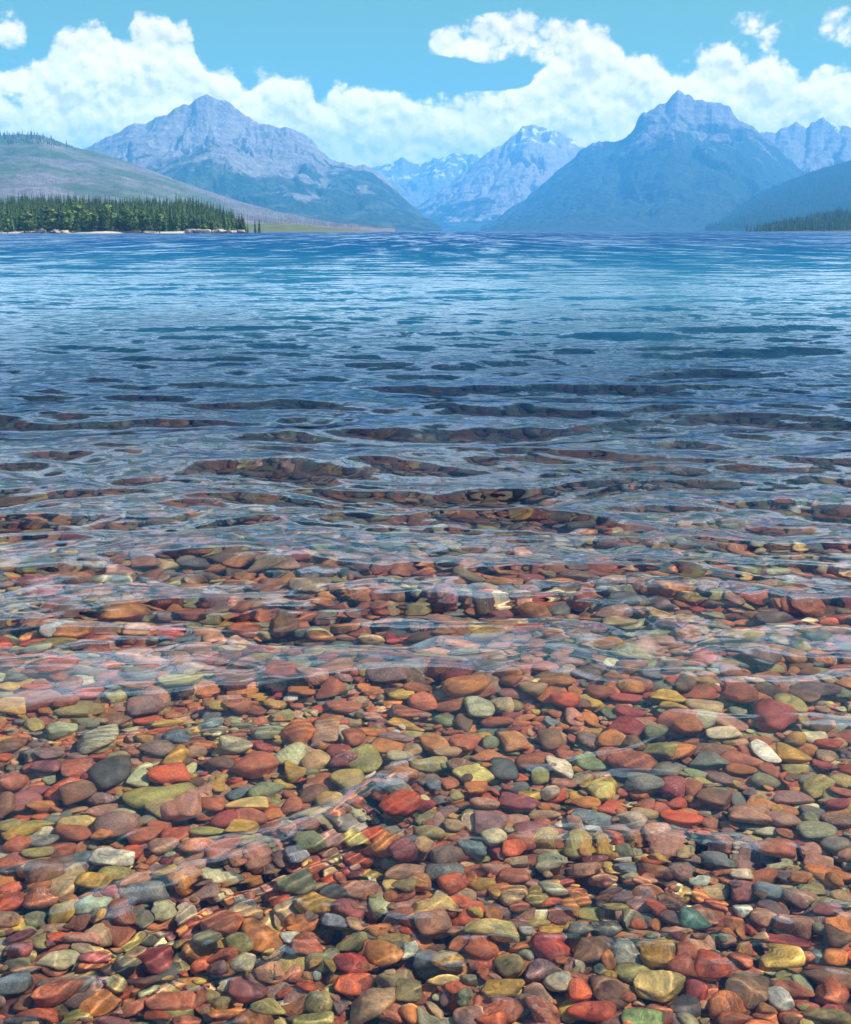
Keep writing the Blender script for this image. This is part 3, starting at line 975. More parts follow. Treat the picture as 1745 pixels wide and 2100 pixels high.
-1.222,3.593,0.050,0.052,0.21,sg,-,small pale sage oval pebble behind the banded boulder
1.126,2.851,0.042,0.035,0.33,gr,-,small grey oval pebble to the right of the big red lens
0.224,2.608,0.044,0.029,0.70,tn,-,small tan oval pebble to the right of the red egg
0.229,2.388,0.035,0.027,0.15,or,-,small orange brown oval pebble just to the left of the crimson cushion
-0.626,3.071,0.040,0.043,0.00,br,-,small brick red oval pebble just behind the crimson bun pebble
-0.947,3.053,0.045,0.038,0.00,pk,-,small dusty pink oval pebble just behind the tan slab
0.946,2.607,0.038,0.032,-0.46,pu,-,small purple grey oval pebble just to the right of the slate blue boulder
-0.605,2.896,0.052,0.028,0.00,ol,-,small olive long pebble just in front of the crimson bun pebble
0.338,2.893,0.038,0.040,-0.34,mu,-,small mustard yellow oval pebble to the right of the rust veined stone
-0.259,2.893,0.052,0.031,0.63,pu,-,small purple grey long pebble in front of the grey trapezoid
1.000,3.348,0.062,0.039,-0.69,br,-,small brick red long pebble just to the left of the speckled grey block
1.183,2.988,0.047,0.034,0.18,bn,-,small brown long pebble in front of the olive brick slab
-0.664,2.111,0.035,0.019,-0.13,pl,-,small plum long pebble in front of the big brick block
0.601,2.236,0.027,0.029,-0.28,ma,-,small crimson rounded pebble just in front of the red pentagon
-0.815,2.431,0.051,0.018,0.15,pk,-,small dusty pink long pebble in front of the speckled mustard oval
-0.183,2.616,0.030,0.040,0.59,pk,-,small dusty pink rounded pebble just to the left of the round pale disc
-0.387,3.072,0.033,0.049,0.00,br,-,small brick red rounded pebble to the left of the mustard heart
0.544,3.547,0.038,0.063,0.00,pu,-,small purple grey rounded pebble behind the green teardrop
-1.069,2.652,0.029,0.039,0.00,rr,-,small bright rust red rounded pebble just to the left of the big brown slope stone
-0.898,2.485,0.043,0.022,0.00,tn,-,small tan long pebble in front of the mint teardrop
-0.545,2.696,0.047,0.025,0.10,cr,-,small cream long pebble behind the pale tan leaf stone
-0.877,2.197,0.025,0.028,0.00,bn,-,small brown rounded pebble just behind the glossy red loaf
-0.644,2.182,0.041,0.018,0.40,br,-,small brick red long pebble just to the left of the long brick plank
0.812,2.631,0.029,0.038,0.00,pl,-,small plum rounded pebble just in front of the chalky cream block
1.185,3.244,0.045,0.044,0.37,gr,-,small grey oval pebble just behind the olive brick slab
0.534,3.174,0.042,0.043,0.19,ye,A,small pale yellow angular pebble behind the dark slate oval
-0.516,2.128,0.029,0.022,0.00,br,A,small brick red angular pebble in front of the long brick plank
-0.879,3.029,0.045,0.035,0.00,sg,-,small pale sage oval pebble just behind the mottled purple stone
0.199,3.388,0.051,0.042,0.31,or,-,small orange brown oval pebble just behind the dark streaked stone
0.760,3.031,0.049,0.034,-0.51,or,-,small orange brown oval pebble just behind the rust oval
0.867,2.549,0.039,0.026,-0.16,pu,-,small purple grey oval pebble just in front of the slate blue boulder
0.943,3.643,0.045,0.059,-0.40,sg,-,small pale sage oval pebble just in front of the big tan bun
0.835,2.303,0.037,0.021,0.14,ol,-,small olive long pebble just in front of the olive yellow loaf
0.173,3.083,0.043,0.038,-0.35,pk,-,small dusty pink oval pebble just behind the dusky purple boulder
0.243,2.835,0.038,0.033,0.00,rr,A,small bright rust red angular pebble just to the right of the rust veined stone
-1.071,3.689,0.048,0.054,-0.41,bn,-,small brown oval pebble behind the banded boulder
-1.250,3.189,0.041,0.042,-0.37,br,-,small brick red oval pebble to the left of the orange wedge stone
0.339,2.771,0.040,0.030,0.17,sg,-,small pale sage oval pebble to the right of the rust veined stone
0.539,2.919,0.041,0.033,0.00,pu,-,small purple grey oval pebble just in front of the cream pebble pair
-0.751,2.553,0.033,0.030,0.25,br,-,small brick red oval pebble just to the right of the mint teardrop
-0.565,2.645,0.034,0.031,-0.10,pu,-,small purple grey oval pebble behind the pale tan leaf stone
0.039,2.255,0.033,0.022,0.00,ye,-,small pale yellow oval pebble just in front of the golden amber stone
0.141,2.124,0.031,0.020,0.00,rr,-,small bright rust red oval pebble in front of the long golden stone
-0.794,3.385,0.029,0.068,-0.20,mu,-,small mustard yellow rounded pebble just behind the red dome pebble
-0.298,2.485,0.038,0.024,0.00,or,-,small orange brown long pebble just behind the chalk stone
-0.719,2.777,0.045,0.026,0.33,pu,-,small purple grey long pebble just to the right of the white cracked stone
-0.167,2.948,0.048,0.029,0.34,rr,-,small bright rust red long pebble just to the right of the grey trapezoid
-0.770,2.353,0.038,0.020,0.23,pl,-,small plum long pebble to the left of the dark maroon block
-1.099,2.731,0.043,0.026,0.00,br,-,small brick red long pebble just to the left of the big brown slope stone
0.189,2.741,0.044,0.026,-0.16,pk,-,small dusty pink long pebble in front of the slate wedge
0.101,2.575,0.041,0.023,0.16,rr,-,small bright rust red long pebble just in front of the red egg
0.833,2.513,0.029,0.032,-0.30,pk,-,small dusty pink rounded pebble just to the right of the small white egg
0.333,2.203,0.026,0.026,0.27,rr,-,small bright rust red rounded pebble just behind the long red loaf
-1.135,2.923,0.054,0.024,0.28,mu,-,small mustard yellow long pebble to the left of the tan slab
-0.311,3.023,0.054,0.026,0.00,ol,A,small olive angular pebble just in front of the mustard heart
-0.837,2.279,0.044,0.016,0.41,pk,-,small dusty pink long pebble to the left of the dark maroon block
0.603,2.130,0.021,0.028,0.00,br,-,small brick red rounded pebble to the left of the dark brown boulder
-0.200,2.893,0.040,0.032,0.34,ol,-,small olive oval pebble in front of the grey trapezoid
-0.779,2.468,0.034,0.025,0.15,tn,-,small tan oval pebble in front of the mint teardrop
-0.253,3.341,0.041,0.046,-0.38,pl,-,small plum oval pebble just to the left of the slanted olive stone
0.418,2.848,0.035,0.035,-0.33,ol,-,small olive oval pebble in front of the dark slate oval
-0.577,2.147,0.035,0.017,-0.39,rr,-,small bright rust red long pebble just in front of the long brick plank
-0.078,2.418,0.037,0.021,0.15,ol,-,small olive long pebble just behind the pinkish white tooth
-0.172,2.424,0.037,0.021,0.15,ol,-,small olive long pebble in front of the blue grey wedge
0.127,3.668,0.034,0.067,0.00,bn,-,small brown rounded pebble to the left of the black ball pebble
-0.696,2.247,0.023,0.029,0.41,ol,-,small olive rounded pebble to the left of the dark maroon block
0.562,2.130,0.021,0.027,0.00,gg,-,small grey green rounded pebble to the right of the moss green dome
-0.878,2.827,0.037,0.031,0.17,mu,-,small mustard yellow oval pebble just behind the white cracked stone
0.106,3.336,0.047,0.046,0.91,bn,-,small brown rounded pebble just to the left of the golden tan wedge
-0.326,2.866,0.046,0.026,0.27,gg,-,small grey green long pebble in front of the grey trapezoid
-0.516,2.330,0.024,0.029,0.00,rr,-,small bright rust red rounded pebble just in front of the dark green oval
-0.107,2.468,0.031,0.029,0.79,or,-,small orange brown rounded pebble just in front of the round pale disc
-0.962,3.124,0.045,0.032,0.00,pu,-,small purple grey long pebble just in front of the banded boulder
-0.822,3.545,0.043,0.046,0.00,bg,-,small blue grey oval pebble behind the red dome pebble
-0.067,3.268,0.041,0.040,-0.19,or,-,small orange brown oval pebble just behind the round grey pebble
0.881,3.590,0.046,0.046,0.33,or,-,
0.711,3.749,0.049,0.050,0.41,ma,-,
0.374,2.461,0.031,0.025,0.00,gr,-,
0.282,3.213,0.039,0.041,0.37,gr,-,
-0.358,2.805,0.033,0.033,0.00,bg,-,
0.769,3.565,0.049,0.043,0.40,gg,-,
1.345,3.625,0.041,0.050,0.00,bn,-,
-0.959,2.516,0.034,0.024,0.15,gg,-,
-0.944,2.333,0.032,0.021,0.09,gg,-,
0.189,2.635,0.031,0.030,0.00,or,-,
-1.110,2.965,0.054,0.023,0.18,ol,-,
-0.662,3.763,0.055,0.044,0.41,br,-,
-1.211,3.405,0.049,0.037,0.31,pu,-,
0.080,2.967,0.029,0.044,0.34,tn,-,
0.590,3.428,0.037,0.049,0.00,br,-,
1.039,3.224,0.042,0.042,-0.67,gg,-,
1.047,3.047,0.042,0.031,0.00,or,-,
0.550,2.400,0.035,0.021,0.00,bg,-,
0.424,2.712,0.038,0.026,0.00,pk,-,
0.344,2.258,0.026,0.024,0.00,br,-,
0.994,2.530,0.036,0.023,-0.15,pl,-,
-0.269,3.574,0.030,0.064,0.00,sg,-,
0.129,2.981,0.026,0.047,0.00,cr,-,
0.517,3.722,0.031,0.068,0.00,pk,-,
-0.974,2.771,0.033,0.030,0.00,pu,-,
-1.127,3.066,0.048,0.027,0.18,or,-,
-0.530,3.586,0.044,0.044,0.00,gg,-,
-1.180,2.959,0.032,0.040,0.64,ol,-,
0.063,3.695,0.043,0.049,0.21,gg,-,
-0.099,3.568,0.062,0.034,-0.57,pu,-,
0.244,3.668,0.056,0.036,0.00,br,-,
-0.050,2.866,0.045,0.024,0.17,bg,-,
0.745,3.624,0.042,0.047,-0.21,pk,-,
1.207,3.070,0.038,0.033,0.00,ma,-,
0.628,3.017,0.039,0.034,-0.51,tn,-,
1.043,2.775,0.033,0.030,-0.17,pk,-,
-0.669,2.671,0.036,0.027,0.60,mu,-,
-0.608,2.736,0.035,0.028,-0.16,pk,-,
-0.606,2.610,0.033,0.027,0.45,pk,-,
-0.641,2.271,0.037,0.016,0.00,bn,-,
0.505,2.491,0.024,0.032,0.00,gg,-,
0.690,2.518,0.024,0.032,0.00,pk,-,
0.683,3.477,0.040,0.046,0.39,bn,-,
0.982,2.641,0.035,0.024,-0.10,ol,-,
-0.038,3.436,0.034,0.049,0.00,tn,-,
-0.234,3.536,0.037,0.051,0.39,br,-,
0.647,3.086,0.033,0.040,-0.36,br,-,
-0.083,2.662,0.027,0.032,0.00,ye,-,
0.223,2.461,0.036,0.020,-0.15,pu,-,
-0.268,2.229,0.023,0.024,0.00,rr,-,
0.803,3.162,0.027,0.051,-0.36,br,-,
-1.046,2.791,0.043,0.023,0.27,ol,-,
0.346,3.043,0.045,0.027,0.00,tn,-,
0.651,3.763,0.034,0.060,0.00,gg,-,
0.266,3.014,0.036,0.033,0.18,pk,-,
1.121,3.027,0.036,0.033,-0.18,gr,-,
0.628,2.791,0.033,0.029,-0.10,mu,-,
-1.164,3.179,0.039,0.033,0.00,pl,-,
-0.011,3.024,0.033,0.035,0.00,gg,-,
0.149,3.176,0.035,0.038,-0.19,or,-,
-0.287,3.448,0.042,0.042,-0.55,ma,-,
-0.016,3.093,0.039,0.032,0.18,ma,-,
0.910,3.236,0.042,0.037,-0.67,pu,-,
0.488,2.839,0.031,0.031,0.17,mu,-,
-0.280,2.276,0.030,0.019,0.14,br,-,
0.836,2.189,0.027,0.020,-0.52,br,-,
0.670,2.723,0.030,0.029,0.00,pk,-,
0.034,3.014,0.023,0.048,0.00,pu,-,
0.426,2.966,0.023,0.047,0.00,pk,-,
0.570,3.721,0.031,0.062,0.00,or,-,
0.139,2.276,0.020,0.028,0.00,rr,-,
-0.669,3.163,0.035,0.040,-0.66,pk,A,
-0.436,3.023,0.028,0.039,0.00,or,A,
0.069,3.230,0.032,0.043,0.37,br,-,
0.869,3.769,0.052,0.038,-0.22,mu,-,
0.985,3.291,0.047,0.030,-0.30,or,-,
0.474,3.112,0.044,0.027,-0.18,or,-,
-0.470,2.293,0.023,0.024,0.41,pu,-,
0.167,2.520,0.024,0.029,0.00,or,-,
-0.061,2.506,0.036,0.019,0.15,br,-,
-0.192,2.178,0.021,0.023,0.00,pu,-,
-0.036,2.145,0.021,0.023,0.00,or,-,
-0.302,2.291,0.022,0.025,0.00,pk,-,
0.919,2.669,0.039,0.021,-0.26,sg,-,
0.837,3.264,0.042,0.032,-0.19,gg,-,
-0.676,2.769,0.033,0.026,0.17,ma,-,
-0.081,3.359,0.041,0.036,0.38,sg,-,
0.436,2.883,0.039,0.027,-0.63,mu,-,
1.050,2.839,0.031,0.029,0.00,pk,-,
-0.950,2.384,0.029,0.021,0.00,pl,-,
-0.934,2.725,0.032,0.026,0.00,pu,-,
0.964,2.463,0.029,0.022,0.00,gg,-,
-0.486,2.839,0.029,0.031,-0.17,ol,-,
1.246,3.345,0.034,0.041,0.20,ma,-,
0.813,2.858,0.029,0.032,0.00,pk,-,
0.238,2.556,0.026,0.027,0.00,br,-,
0.277,2.574,0.027,0.027,-0.31,ol,-,
-0.330,2.929,0.039,0.025,0.00,br,-,
0.302,2.434,0.033,0.018,0.00,ma,-,
1.448,3.698,0.056,0.031,0.00,mu,-,
0.359,3.295,0.028,0.045,0.00,ol,-,
-0.373,2.906,0.025,0.037,0.00,br,-,
-0.008,2.823,0.025,0.035,-0.33,tn,-,
0.718,2.286,0.041,0.012,-0.09,gr,-,
-0.530,3.484,0.037,0.039,0.00,ma,A,
-0.798,2.982,0.034,0.029,0.35,gg,-,
1.075,3.290,0.043,0.033,-0.68,br,-,
-0.171,2.478,0.028,0.022,-0.30,tn,-,
-1.153,3.661,0.042,0.039,0.21,gg,-,
0.247,2.776,0.033,0.025,0.00,tn,-,
-1.268,3.800,0.046,0.039,0.00,br,-,
0.185,3.530,0.035,0.045,0.39,mu,-,
1.120,3.245,0.030,0.039,0.00,rr,-,
0.672,2.370,0.031,0.018,0.15,da,-,
-0.883,3.677,0.056,0.030,0.33,mu,-,
0.841,2.898,0.044,0.020,-0.27,gr,-,
0.376,3.165,0.032,0.033,0.00,cr,-,
0.464,2.919,0.033,0.026,-0.34,wh,-,
-0.842,2.510,0.027,0.022,0.30,br,-,
-0.753,2.940,0.034,0.025,0.00,br,-,
-0.736,3.665,0.042,0.036,0.13,bg,-,
1.100,2.984,0.028,0.032,-0.18,gg,-,
-0.988,2.633,0.031,0.021,0.16,or,-,
-0.697,2.514,0.025,0.024,0.30,gr,-,
-0.055,2.619,0.031,0.021,0.00,ol,-,
0.474,2.548,0.030,0.020,-0.09,ol,-,
1.036,2.558,0.031,0.020,-0.16,ol,-,
0.067,3.400,0.048,0.027,0.20,tn,-,
0.936,2.767,0.039,0.019,0.17,sg,-,
0.422,2.327,0.017,0.028,0.00,or,-,
-0.635,3.216,0.027,0.039,0.00,mu,-,
0.689,3.056,0.026,0.035,-0.18,br,-,
0.094,2.258,0.020,0.022,0.00,gg,-,
0.731,2.459,0.022,0.025,0.30,or,-,
-0.617,2.130,0.029,0.012,0.00,ol,-,
0.331,2.741,0.037,0.019,0.00,sg,-,
0.410,2.548,0.034,0.016,0.09,ol,-,
-0.293,2.976,0.028,0.030,0.00,tn,-,
0.535,2.839,0.028,0.027,0.33,gg,-,
0.282,2.506,0.028,0.019,-0.09,ol,-,
0.209,3.479,0.030,0.041,0.20,gg,A,
-0.660,2.547,0.023,0.024,0.31,sg,-,
0.020,2.178,0.016,0.023,0.00,tn,-,
0.575,2.676,0.038,0.016,0.00,pk,-,
0.317,3.160,0.039,0.023,-0.11,mu,-,
1.238,3.131,0.039,0.023,0.11,br,-,
0.607,2.412,0.031,0.015,-0.15,or,-,
0.855,2.273,0.018,0.022,0.00,sg,-,
-0.893,2.871,0.029,0.024,0.00,or,-,
0.838,3.215,0.035,0.027,0.19,ol,-,
0.811,2.991,0.026,0.030,0.00,br,-,
-0.801,2.528,0.022,0.023,0.00,gr,-,
-0.508,2.278,0.021,0.019,0.28,mu,-,
0.524,2.720,0.030,0.020,0.00,bg,-,
0.927,3.119,0.023,0.037,0.00,gr,-,
0.959,2.929,0.035,0.021,0.17,cr,-,
0.806,2.267,0.027,0.014,0.00,ol,-,
0.709,2.811,0.026,0.023,0.00,tn,-,
0.980,2.688,0.027,0.021,-0.47,or,-,
0.951,2.708,0.026,0.022,0.00,pu,-,
-0.935,2.849,0.024,0.026,0.00,or,-,
0.092,3.155,0.024,0.033,0.00,ol,-,
1.058,2.668,0.021,0.025,0.00,or,-,
0.579,2.800,0.023,0.025,0.00,ye,-,
1.284,3.625,0.025,0.044,0.00,ol,-,
0.777,2.913,0.022,0.029,0.00,rr,-,
1.288,3.416,0.030,0.032,-0.39,tn,-,
0.536,3.289,0.041,0.020,0.12,br,-,
0.062,2.221,0.014,0.021,0.00,rr,-,
0.085,2.204,0.016,0.018,0.00,gg,-,
0.418,2.275,0.017,0.019,0.00,mu,-,
0.019,3.219,0.027,0.027,0.00,bg,-,
0.525,2.791,0.026,0.019,0.00,wh,-,
0.739,3.090,0.030,0.022,0.29,rr,-,
-0.964,2.481,0.024,0.016,0.00,gg,-,
-0.473,2.237,0.018,0.016,0.00,ol,-,
0.358,2.312,0.013,0.023,0.00,cr,-,
-0.527,2.245,0.020,0.013,0.00,ol,-,
0.246,2.437,0.018,0.018,0.29,wh,-,
0.764,2.452,0.012,0.028,0.00,or,-,
-0.447,2.254,0.018,0.013,0.14,cr,-,
-0.046,2.472,0.022,0.014,0.00,rr,-,
-0.554,2.305,0.015,0.017,0.00,rr,-,
0.120,2.701,0.013,0.029,0.00,or,-,
0.801,2.479,0.012,0.022,0.00,rr,-,
-0.553,2.275,0.011,0.014,0.00,mu,-,"""
rows = [l.split(',', 7) for l in TABLE.strip().split('\n')]
rand_fill(5700, 1.3, 4.15, 0.016, 0.048, 1.3, pct=85, cap=0.0)
rand_fill(8900, 3.9, 8.2, 0.020, 0.075, 1.3, pct=90)
rand_fill(900, 3.75, 8.2, 0.05, 0.10, 1.5, pct=85, cap=0.07)
order = list(range(len(rows)))
order.sort(key=lambda i: -float(rows[i][1]))
COLOUR_WORD = {}
GROUP = 'colourful pebbles on the shallow lake bed'
for i in order:
    x, y, a, b, yaw, c, sh, lab = rows[i]
    x, y, a, b, yaw = float(x), float(y), float(a), float(b), float(yaw)
    a *= 1.04
    b *= 1.04
    g = np.random.default_rng(1000 + i)
    cz = min(a, b) * g.uniform(0.48, 0.72)
    r_ = drop(x, y, a, b, cz, yaw, pct=80, sink=0.1, tilt=0.5, cap=9.0)
    if r_ is None:
        continue
    r_ = (min(r_[0], float(-bed_depth(y)) + 0.035 + 0.35 * cz), r_[1])
    e = euler(r_[1], yaw)
    col = jitter(PAL[c], g, 0.08)
    if not lab:
        add_stuff(x, y, r_[0], e, (a, b, cz), col)
        continue
    large = a * b > 0.0022
    co = pebble_shape(ICO3 if large else ICO2, 3000 + i, sh) * np.array((a, b, cz))
    me = np_mesh('pebble', co, FA3 if large else FA2)
    ob = link('pebble', me, peb_mat, label=lab, cat='pebble', group=GROUP)
    ob.location = (x, y, r_[0])
    ob.rotation_euler = e
    ob.color = (*col, 1)
    ob.cycles.is_caustics_receiver = True
rand_fill(1600, 1.8, 4.2, 0.009, 0.022, 1.2, pct=70, sink=0.45, cap=0.004)


def far_fill(n, y0, y1, amin, amax):
    y = np.sqrt(pg.uniform(y0 * y0, y1 * y1, n))
    x = pg.uniform(-1, 1, n) * (0.47 * y + 0.9)
    a = amin + (amax - amin) * pg.uniform(size=n) ** 1.6
    b = a * pg.uniform(0.6, 0.95, n)
    c = b * pg.uniform(0.45, 0.75, n)
    z = -bed_depth(y) - 0.045 + pg.uniform(-0.02, 0.03, n)
    k = pg.choice(len(FK), size=n, p=FP)
    for q in range(n):
        add_stuff(x[q], y[q], z[q], (pg.normal(0, .25), pg.normal(0, .25), pg.normal(0, .8)), (a[q], b[q], c[q]), jitter(PAL[FK[k[q]]], pg))


far_fill(29000, 7.9, 16.0, 0.03, 0.12)
far_fill(12000, 15.8, 30.0, 0.07, 0.2)
pcoll = bpy.data.collections.new('pebble_shapes')
for k in range(NVAR):
    me = np_mesh('pebble_shape', pebble_shape(ICO2, 500 + k, 'A' if k % 4 == 0 else 'R' if k % 4 == 1 else '-'), FA2)
    me.materials.append(peb_inst_mat)
    po = bpy.data.objects.new('pebble_shape_%02d' % k, me)
    po.cycles.is_caustics_receiver = True
    pcoll.objects.link(po)
scatter('bed_pebbles', stuff_pts, stuff_rot, stuff_scl, stuff_idx, pcoll, stuff_col, receiver=True)


# ------------------------------------------------------------------ mountains
def rock_material(name, height, treeline, rock, rock2, forest, meadow=0.3, snow=0.0, seed=0.0, cell=1.0):
    m, t, o = material(name)
    geo = t.new('ShaderNodeNewGeometry')
    p = geo.outputs['Position']
    nz = t.sep(geo.outputs['Normal'])[2]
    z = t.math('DIVIDE', t.sep(p)[2], height)
    pv = t.vmath('ADD', t.vmath('SCALE', p, scale=0.001 * cell), (seed, seed * 2, seed))
    n1 = t.noise(pv, 2.2, 6, 0.6)
    n2 = t.noise(t.vmath('MULTIPLY', pv, (1.0, 1.0, 0.7)), 9.0, 7, 0.65, 0.6)
    n3 = t.noise(pv, 40.0, 4, 0.65)
    strata = t.new('ShaderNodeTexWave', wave_type='BANDS', bands_direction='Z')
    t.put(strata.inputs['Vector'], pv)
    strata.inputs['Scale'].default_value = 5.5
    strata.inputs['Distortion'].default_value = 2.2
    strata.inputs['Detail'].default_value = 4
    rk = t.mix(t.rng(n2, 0.3, 0.7), rock, rock2)
    rk = t.mix(t.math('MULTIPLY', strata.outputs['Fac'], 0.35), rk, t.vmath('SCALE', rk, scale=0.6))
    rk = t.mix(t.rng(n3, 0.35, 0.7), t.vmath('SCALE', rk, scale=0.72), t.vmath('SCALE', rk, scale=1.2))
    lv = t.math('ADD', z, t.math('MULTIPLY', t.math('SUBTRACT', n1, 0.5), 1.15))
    lv = t.math('ADD', lv, t.math('MULTIPLY', t.math('SUBTRACT', n2, 0.5), 0.5))
    veg = t.rng(lv, treeline + 0.05, treeline - 0.05)
    fc = t.mix(t.rng(n3, 0.4, 0.62), t.vmath('SCALE', forest, scale=0.55), t.vmath('SCALE', forest, scale=1.35))
    grassy = t.math('MULTIPLY', t.rng(t.noise(t.vmath('MULTIPLY', pv, (1, 1, 0.3)), 5.0, 4), 0.5, 0.62), meadow)
    fc = t.mix(grassy, fc, (0.14, 0.17, 0.07))
    c = t.mix(veg, rk, fc)
    if snow:
        sn = t.math('MULTIPLY', t.rng(t.noise(pv, 7.0, 4), 0.55, 0.60), t.rng(z, snow, snow + 0.08))
        c = t.mix(sn, c, (0.85, 0.86, 0.88))
    bp = t.bump(t.math('ADD', t.math('MULTIPLY', n2, 60.0), t.math('MULTIPLY', n3, 20.0)), 0.65, 1.0)
    principled(t, o, c, 0.9, bp, 0.1)
    return m


def mountain(name, sky_pts, D, foot, mat, seed, nx=340, nt=110, power=1.05, spur=0.36, gully=5.0, strata=0.0, rough=0.018, back=0.35):
    P = [at(x, y, D) for x, y in sky_pts]
    xs_ = np.array([p[0] for p in P])
    zs_ = np.maximum(np.array([p[1] for p in P]), 0.2)
    u = np.linspace(0, 1, nx)
    xc = xs_[0] + (xs_[-1] - xs_[0]) * u
    crest = np.interp(xc, xs_, zs_)
    scale = D / 1000.0
    hmax = zs_.max()
    ragged = hmax * rough * fbm(u * 55 * (xs_[-1] - xs_[0]) / 6000, u * 0 + seed, 4, seed) * smooth(0, 0.25, crest / hmax)
    tb = np.concatenate([np.linspace(0, 1, nt), 1 + np.linspace(0, 1, 14)[1:] ** 1.2 * back])
    T, U = np.meshgrid(tb, u, indexing='ij')
    def blur(v, k):
        kern = np.exp(-np.linspace(-2, 2, 2 * k + 1) ** 2)
        return np.convolve(np.pad(v, k, mode='edge'), kern / kern.sum(), 'valid')
    soft = np.minimum(blur(crest, max(3, nx // 14)), crest * 1.02 + 1)
    Tf = np.minimum(T, 1)
    shift = 0.030 * fbm(U * 9, Tf * 2.5, 3, seed + 2) * (1 - Tf)
    Us = np.clip(U + shift, 0, 1)
    wgt = smooth(0.55, 0.97, Tf)
    C = np.interp(Us, u, crest) * wgt + np.interp(Us, u, soft) * (1 - wgt)
    RG = np.repeat(ragged[None, :], len(tb), 0)
    Yd = foot + (D - foot) * T
    Xd = np.repeat(xc[None, :], len(tb), 0) * np.minimum(Yd, D) / D
    body = (Tf * (1 - Tf) * 4) ** 0.7
    km = 0.001
    span = (xs_[-1] - xs_[0]) * km
    gx_ = U * span * gully * 0.30 + (0.25 + 0.5 * (1 - Tf)) * fbm(Xd * km * 1.3, Yd * km * 1.0, 4, seed + 5)
    gul = ridged(gx_, Tf * 1.1 * gully * 0.25 + 3.3, 6, seed + 9, 0.5)
    carve = np.clip(1.05 - 0.75 * (gul + 0.25), 0, 1.6)
    Zd = C * Tf ** power * (np.minimum(Yd, D) / D) ** 0.8
    Zd = Zd * (1 - spur * body * carve)
    Zd = Zd + hmax * 0.022 * fbm(Xd * km * 6, Yd * km * 6, 5, seed + 31, 0.6) * body
    if strata:
        stp = hmax / 15.0
        q = Zd / stp + 0.5 * fbm(Xd * km * 1.2, Yd * km, 2, seed + 77)
        fl = np.floor(q)
        fr = q - fl
        ter = (fl + smooth(0.25, 0.85, fr)) * stp - 0.5 * stp * fbm(Xd * km * 1.2, Yd * km, 2, seed + 77)
        hi = smooth(0.45, 0.75, Zd / hmax) * strata * (1 - smooth(0.88, 0.99, Tf))
        Zd = Zd * (1 - hi) + ter * hi
    bk = np.clip((T - 1) / back, 0, 1)
    Zd = Zd + RG * smooth(0.86, 1.0, Tf) * (1 - bk)
    Zd = np.where(T > 1, C * (1 - bk) ** 1.1, Zd) - 3.0 * (Tf < 0.001) - 3.0 * (bk > 0.999)
    # rows run from the far side to the near side so the faces look up
    co = np.stack([Xd, Yd, Zd], -1)
    return link(name, np_mesh(name, co.reshape(-1, 3), grid_faces(*Xd.shape)), mat, kind='structure')


FOREST = (0.022, 0.040, 0.022)
M1 = [(60, 345), (120, 325), (175, 305), (200, 290), (240, 272), (268, 255), (300, 251), (330, 240), (360, 222), (380, 210), (390, 214), (400, 205), (410, 198), (423, 193),
      (440, 201), (455, 206), (470, 213), (490, 222), (505, 236), (520, 248), (545, 257), (560, 259), (600, 264), (640, 283), (650, 300), (657, 312), (680, 328), (720, 337), (745, 340),
      (775, 352), (800, 372), (830, 402), (860, 432), (885, 457), (905, 473)]
mountain('mountain', M1, 9500, 5600, rock_material('mountain_stone_grey', 1300, 0.30, (0.30, 0.27, 0.25), (0.185, 0.17, 0.16), FOREST, 0.35, 0.86, 1.3), 3, power=1.02, spur=0.42, strata=0.6, nx=420, nt=120)
M5 = [(690, 372), (745, 348), (770, 342), (790, 338), (810, 331), (825, 322), (832, 325), (840, 332), (860, 337), (880, 331), (890, 322), (900, 327), (912, 322), (920, 317), (940, 314), (960, 316),
      (978, 316), (990, 325), (1010, 330), (1060, 350), (1120, 372)]
mountain('mountain', M5, 19500, 15500, rock_material('mountain_far_stone', 1350, 0.15, (0.34, 0.32, 0.29), (0.24, 0.22, 0.2), (0.07, 0.09, 0.05), 0.6, 0.55, 4.2), 8, nx=260, nt=80, strata=0.7, gully=4)
M2 = [(840, 436), (850, 428), (880, 407), (920, 378), (960, 345), (1000, 312), (1030, 295), (1050, 282), (1062, 270), (1072, 259), (1086, 254), (1100, 258), (1115, 262), (1132, 264), (1150, 271), (1170, 285),
      (1186, 297), (1200, 301), (1240, 325), (1300, 365), (1360, 400)]
mountain('mountain', M2, 15000, 11000, rock_material('mountain_pale_stone', 1330, 0.20, (0.42, 0.37, 0.33), (0.29, 0.26, 0.24), FOREST, 0.4, 0.72, 2.7), 14, nx=320, nt=100, power=1.0, spur=0.42, gully=5.5, strata=0.5)
M4 = [(1500, 300), (1560, 271), (1575, 273), (1592, 271), (1600, 264), (1612, 259), (1632, 251), (1645, 257), (1655, 264), (1664, 251), (1675, 246), (1687, 240), (1694, 247), (1702, 251), (1722, 254), (1745, 263),
      (1800, 268), (1900, 300), (2000, 330)]
mountain('mountain', M4, 13000, 10000, rock_material('mountain_stone_tan', 1330, 0.30, (0.32, 0.28, 0.24), (0.22, 0.19, 0.17), FOREST, 0.3, 0.74, 6.1), 23, nx=220, nt=90, strata=0.7, spur=0.3)
M3 = [(985, 473), (1010, 456), (1040, 431), (1080, 405), (1120, 371), (1160, 336), (1190, 311), (1205, 299), (1225, 288), (1240, 292), (1270, 289), (1285, 281), (1300, 262), (1306, 248), (1313, 238), (1320, 229), (1340, 225),
      (1365, 208), (1378, 194), (1391, 185), (1405, 192), (1425, 203), (1450, 208), (1480, 213), (1497, 220), (1505, 236), (1530, 253), (1560, 272), (1590, 300), (1640, 345), (1700, 385), (1760, 420), (1850, 460)]
